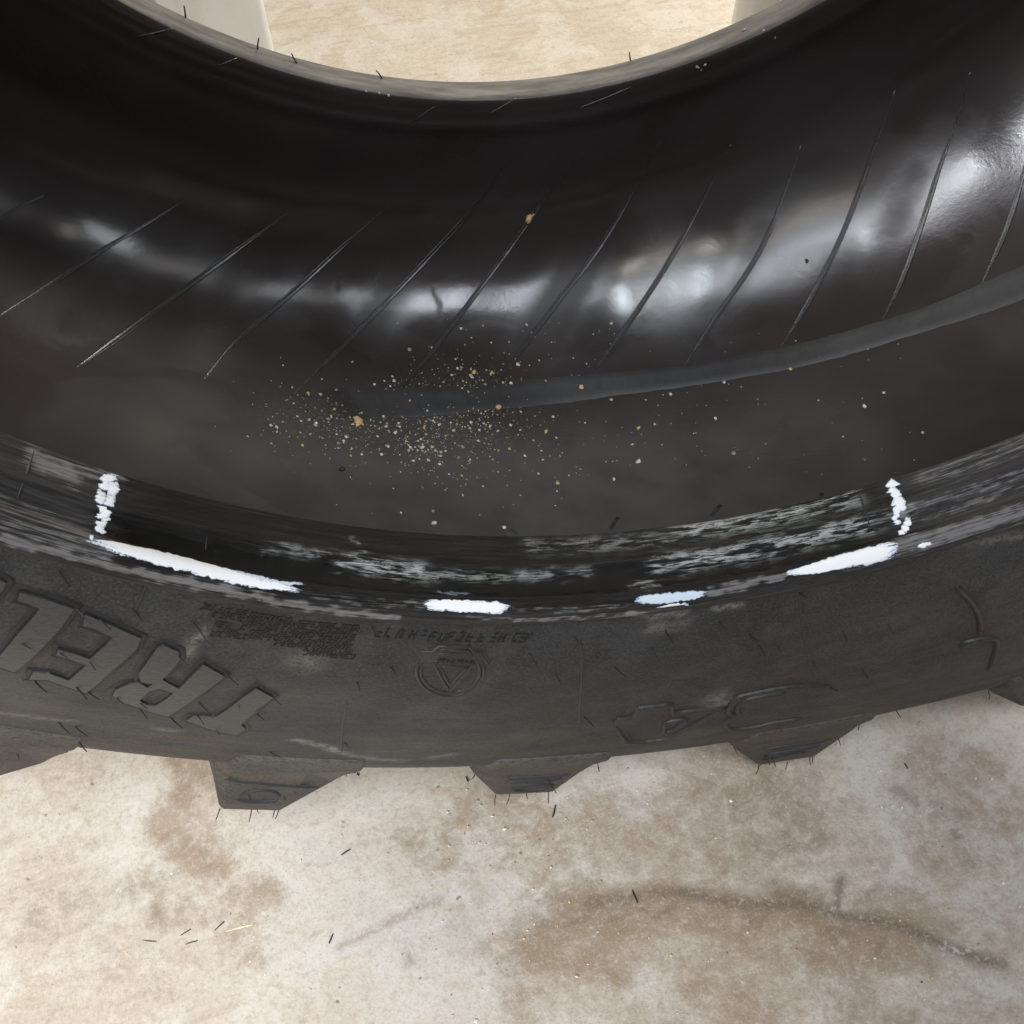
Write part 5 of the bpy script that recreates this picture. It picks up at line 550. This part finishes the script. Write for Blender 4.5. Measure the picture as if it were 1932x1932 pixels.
for c, zt, curves in ((-25.84, .0045, [[(1.0*math.cos(q)-.05, .66-.22*math.sin(q)) for q in np.radians(np.linspace(0, 180, 14))], [(x, .30+.02*x) for x in np.linspace(-2.4, 2.6, 14)], [(1.02*math.cos(q)-.05, .68+.05*math.sin(q)) for q in np.radians(np.linspace(0, 180, 10))]]),
                     (-11.26, -.0025, [[(1.1*math.cos(q)+.2, .68-.12*math.sin(q)) for q in np.radians(np.linspace(0, 360, 26))], [(x, .28) for x in np.linspace(-1.9, 1.8, 14)], [(x, .42) for x in np.linspace(-1.7, 1.5, 14)]]),
                     (3.70, -.0015, [[(x, .30+.03*math.sin(x)) for x in np.linspace(-2.1, 2.0, 14)], [(x, .50) for x in np.linspace(-1.6, 1.6, 14)], [(1.2*math.cos(q)-.4, .70-.10*math.sin(q)) for q in np.radians(np.linspace(0, 180, 14))]])):
    nn_ = cap_normal(c, zt)
    for cu in curves: strip3d('lug_rib', [cap_point(c, t, u, zt)+nn_*.0004 for t, u in cu], [nn_]*len(cu), .0016, .0015, M['side'])
# rubber hairs left by the mould
def hair_mesh(L, bend, r=.00043):
    V = []; F = []; n_ = 6
    for i in range(n_):
        t = i/(n_-1); x = bend*L*t*t; z = L*(t-.25*abs(bend)*t*t); rr = r*(1-.35*t)
        for k in range(5): V.append((x+rr*math.cos(k*1.2566), rr*math.sin(k*1.2566), z))
    for i in range(n_-1):
        for k in range(5): F.append((i*5+k, i*5+(k+1) % 5, (i+1)*5+(k+1) % 5, (i+1)*5+k))
    F.append(tuple(range((n_-1)*5, n_*5)))
    me_ = bpy.data.meshes.new('rubber_hair'); me_.from_pydata(V, [], F); me_.materials.append(M['hair']); me_.update(); return me_
HAIR = [hair_mesh(.0080, .15), hair_mesh(.0065, .3), hair_mesh(.0090, .08), hair_mesh(.0055, .1)]
def hair(p, d, k, roll, parent=None, scale=1):
    o = bpy.data.objects.new('rubber_hair', HAIR[k]); COL.objects.link(o)
    q = Vector(d).to_track_quat('Z', 'Y'); m_ = Matrix.Translation(Vector(p)) @ q.to_matrix().to_4x4() @ Matrix.Rotation(roll, 4, 'Z') @ Matrix.Scale(scale, 4)
    if parent: o.parent = parent; o.matrix_parent_inverse = parent.matrix_world.inverted()
    o.matrix_world = m_; return o
for i, (t, s) in enumerate(SIDE_HAIRS):
    p, a_, b_, n_ = frame(t, s); d = Vector(n_)*.55+Vector((.35+.3*random.random(), 0, -.55-.4*random.random()))
    hair(p-n_*.0005, d, random.randrange(3), random.random()*6.3, tyre, .85+.3*random.random())
for i, (t, s) in enumerate(FAR_HAIRS):
    hair(P3(np.array(t), np.array(s)), (random.uniform(-.5, .2), -.2, 1), 3, random.random()*6, tyre, 1.5)
def lugpt(c, t, r, z): x, y, zq = place(np.array(c+t), np.array(r), np.array(z)); return Vector((float(x), float(-zq), float(y+H)))
for c, pts in ((-25.84, [(-1.45, .7130, .0045), (.1, .7135, .0045), (.35, .7135, .001), (1.25, .7135, .0045), (1.5, .7135, .003), (4.3, .674, -.007)]), (-40.05, [(5.1, .664, -.008)]),
               (-11.26, [(-1.5, .7130, -.003), (-.7, .7135, -.003), (.3, .7135, -.006), (1.45, .7130, -.002), (3.6, .674, -.004), (-3.2, .68, -.004)]),
               (3.70, [(-1.5, .7130, -.002), (.1, .7135, -.001), (1.4, .7130, -.001), (1.6, .713, -.003), (4.0, .676, -.004), (-3.4, .676, -.004)]), (18.62, [(-3.6, .674, -.003)])):
    for t, r, z in pts:
        a_ = math.radians(c+t); rad = Vector((math.sin(a_), 0, -math.cos(a_)))
        hair(lugpt(c, t, r, z)-rad*.001, rad*.75+Vector((random.uniform(-.35, .25), -.55, 0)), random.choice((0, 2, 0, 1)), random.random()*6.3, tyre, .95)
    for t, r, z in [(random.uniform(-2, 2.5), random.uniform(.655, .69), .007) for _ in range(3)]:
        hair(lugpt(c, t, r, z-.003), Vector((.3, -.5, -.7)), random.randrange(3), random.random()*6, tyre)

# ---- grit and crumbs lying in the tyre --------------------------------------
ICO_V, ICO_F = None, None
bm = bmesh.new(); bmesh.ops.create_icosphere(bm, subdivisions=1, radius=1); ICO_V = np.array([v.co[:] for v in bm.verts]); ICO_F = [tuple(v.index for v in f.verts) for f in bm.faces]; bm.free()
OCT_V = np.array([(1, 0, 0), (-1, 0, 0), (0, 1, 0), (0, -1, 0), (0, 0, 1), (0, 0, -1)], float); OCT_F = [(0, 2, 4), (2, 1, 4), (1, 3, 4), (3, 0, 4), (2, 0, 5), (1, 2, 5), (3, 1, 5), (0, 3, 5)]
def grain(V0, p, n_, size, rng, flat=.6):
    k = V0*(1+.45*(rng.rand(len(V0), 1)-.5))*np.array([1, .6+.5*rng.rand(), flat]); a_ = rng.rand()*6.28
    k = k @ np.array([[math.cos(a_), math.sin(a_), 0], [-math.sin(a_), math.cos(a_), 0], [0, 0, 1]])
    q = Vector(n_).to_track_quat('Z', 'Y').to_matrix(); return np.array(p)+(k*size) @ np.array(q).T+np.array(n_)*size*flat*.55
def grit_object(name, pts, label, mats, sizes, floor_pts=False, seed=1, mixw=(6, 2, 2.4, 3)):
    rng = np.random.RandomState(seed); V = []; F = []; MI = []
    for q in pts:
        if floor_pts: p, n_ = (q[0], q[1], .0005), np.array((0, 0, 1.0))
        else: p, _, _, n_ = frame(q[0], q[1])
        size = sizes[0]*(1+sizes[1]*rng.rand()**4); b = len(V); V += list(grain(OCT_V, p, n_, size, rng)); mi = rng.choice(len(mats), p=np.array(mixw[:len(mats)])/sum(mixw[:len(mats)]))
        F += [tuple(b+i for i in f) for f in OCT_F]; MI += [mi]*len(OCT_F)
    o = mesh_obj(name, V, F, mats, smooth=False); o.data.polygons.foreach_set('material_index', MI); return tag(o, label, 'grit', kind='stuff')
GM = [M['grit_pale'], M['grit_tan'], M['grit_yellow'], M['grit_grey']]
grit_object('grit', GRIT, 'fine pale and yellowish grit scattered in the bottom of the tyre', GM, (.00042, 3.0))
grit_object('bead_grit', FAR_GRIT, 'few pale specks along the far bead of the tyre', [M['grit_grey']], (.0009, 1.0), seed=4)
CRUMB_INFO = [ # size in metres, material, label
 (.0042, 'grit_tan', 'three pointed tan crumb stuck on a liner ridge above the highlights'), (.0036, 'grit_tan', 'crumbly tan lump at the left of the grit, clear of its thickest part'),
 (.0030, 'grit_pale', 'largest grey white chip, below and right of the grit'), (.0022, 'grit_tan', 'orange tan crumb above the splice strip, over the grit'),
 (.0026, 'grit_tan', 'round yellow tan crumb on the lower edge of the splice strip'), (.0022, 'grit_tan', 'tan crumb lying on the splice strip right of the grit'),
 (.0020, 'grit_tan', 'tan crumb well right of the grit, above the largest chip'), (.0018, 'grit_pale', 'pale crumb at the top of the grit above the splice strip'),
 (.0017, 'grit_yellow', 'lone yellow green crumb right of the thickest grit'), (.0020, 'grit_yellow', 'yellow brown crumb low on the liner, below the grit'),
 (.0025, 'grit_pale', 'cream chip low on the liner close to the near bead'), (.0020, 'grit_pale', 'small white chip beside the largest chip, nearer the near bead'),
 (.0014, 'grit_yellow', 'tiny yellow crumb between the grit and the cream chip'), (.0016, 'grit_pale', 'little pale crumb just above the middle of the near bead'),
 (.0018, 'grit_pale', 'lone white crumb far right on the dark liner'), (.0024, 'chip_dark', 'black rubber shred on the left liner below the grit'),
 (.0014, 'grit_pale', 'lone pale crumb right of centre below the splice strip'), (.0014, 'grit_pale', 'lone pale crumb on the lower edge of the splice strip, right side'),
 (.0022, 'chip_dark', 'dark shred lying in the bright reflection at the right'), (.0018, 'grit_grey', 'grey crumb right of the largest chip near the bead')]
for (t, s), (size, mt, lb) in zip(CRUMBS, CRUMB_INFO):
    rng = np.random.RandomState(int(abs(t*100))+3); p, _, _, n_ = frame(t, s); Vv = list(grain(ICO_V, p, n_, size, rng, .55)); Ff = list(ICO_F)
    if size > .003 and mt == 'grit_tan':
        for k in range(4):
            b = len(Vv); pp, _, _, nn = frame(t+random.uniform(-.45, .45), s+random.uniform(-.004, .004)); Vv += list(grain(ICO_V, pp, nn, size*random.uniform(.3, .6), rng, .7)); Ff += [tuple(b+i for i in f) for f in ICO_F]
    tag(mesh_obj('crumb', Vv, Ff, M[mt], smooth=False), lb, 'crumb', 'crumbs lying inside the tyre')

# ---- loose things on the floor ----------------------------------------------
FH = ['rubber hair left of the straw, just above another flat one', 'dark rubber hair lying beside the pale straw on the floor', 'lowest rubber hair of the cluster beside the straw', 'thin curved rubber hair, leftmost on the floor',
      'rubber hair lying right of the pale straw on bare concrete', 'rubber hair on bare concrete below the gap between two lugs', 'upright looking rubber hair on the floor just under the middle lug', 'rubber hair on the edge of the tan tyre print', 'tiny rubber hair right of the right hand lug', 'tiny rubber shred on the floor in the gap left of the middle lug', 'small rubber shred beside the left flank of the middle lug']
for (a_, b_), lb in zip(FLOOR_HAIRS, FH):
    A = Vector((*a_, .0007)); B = Vector((*b_, .0009)); L = (B-A).length; V = []; F = []; n_ = 7; side = Vector((-(B-A).y, (B-A).x, 0)).normalized(); bow = random.uniform(-.04, .04)*L
    for i in range(n_):
        t = i/(n_-1); c = A.lerp(B, t)+side*bow*math.sin(math.pi*t); r = .00055*(1-.3*abs(2*t-1)**3)
        for k in range(5): V.append(c+side*r*math.cos(k*1.2566)+Vector((0, 0, r*math.sin(k*1.2566))))
    for i in range(n_-1):
        for k in range(5): F.append((i*5+k, i*5+(k+1) % 5, (i+1)*5+(k+1) % 5, (i+1)*5+k))
    F += [tuple(range(5)), tuple(range((n_-1)*5, n_*5))]
    tag(mesh_obj('rubber_hair', V, F, M['hair']), lb, 'rubber hair', 'rubber hairs lying on the floor')
V = []; F = []; S3 = [Vector((*p, .0008)) for p in STRAW]
for i in range(9):
    t = i/8; c = S3[0]*(1-t)**2+S3[1]*2*t*(1-t)+S3[2]*t*t; d = (S3[2]-S3[0]).normalized(); sd = Vector((-d.y, d.x, 0)); r = .0006*(.5+.5*math.sin(.3+t*2.5))
    for k in range(5): V.append(c+sd*r*math.cos(k*1.2566)+Vector((0, 0, r*math.sin(k*1.2566))))
for i in range(8):
    for k in range(5): F.append((i*5+k, i*5+(k+1) % 5, (i+1)*5+(k+1) % 5, (i+1)*5+k))
tag(mesh_obj('straw', V, F, M['straw']), 'single pale straw lying on the tan dirt at the left', 'straw')
rng = np.random.RandomState(21); fp = [(rng.uniform(-.55, .4), rng.uniform(-.25, .18)) for _ in range(420)]
for c, wd, k, pts in DIRT:
    if c == 0 and k > .4:
        for _ in range(9):
            q = pts[rng.randint(len(pts))]; fp.append((q[0]+rng.randn()*wd, q[1]+rng.randn()*wd))
fp += [(rng.uniform(-.35, .6), rng.uniform(.7, 1.5)) for _ in range(160)]
grit_object('floor_grit', fp, 'scattered sand grains and dark specks on the concrete', [M['grit_pale'], M['grit_tan'], M['grit_grey'], M['chip_dark']], (.0005, 2.0), True, 9, (5, 3, 3, .3))
bpy.context.view_layer.update()
mz = min((o.matrix_world @ v.co).z for o in bpy.data.objects if o.name.startswith('lug') for v in o.data.vertices); print('LOWEST LUG', mz)
print('TRIS', sum(sum(len(p.vertices)-2 for p in o.data.polygons) for o in bpy.data.objects if o.type == 'MESH'), 'OBJECTS', len(bpy.data.objects))
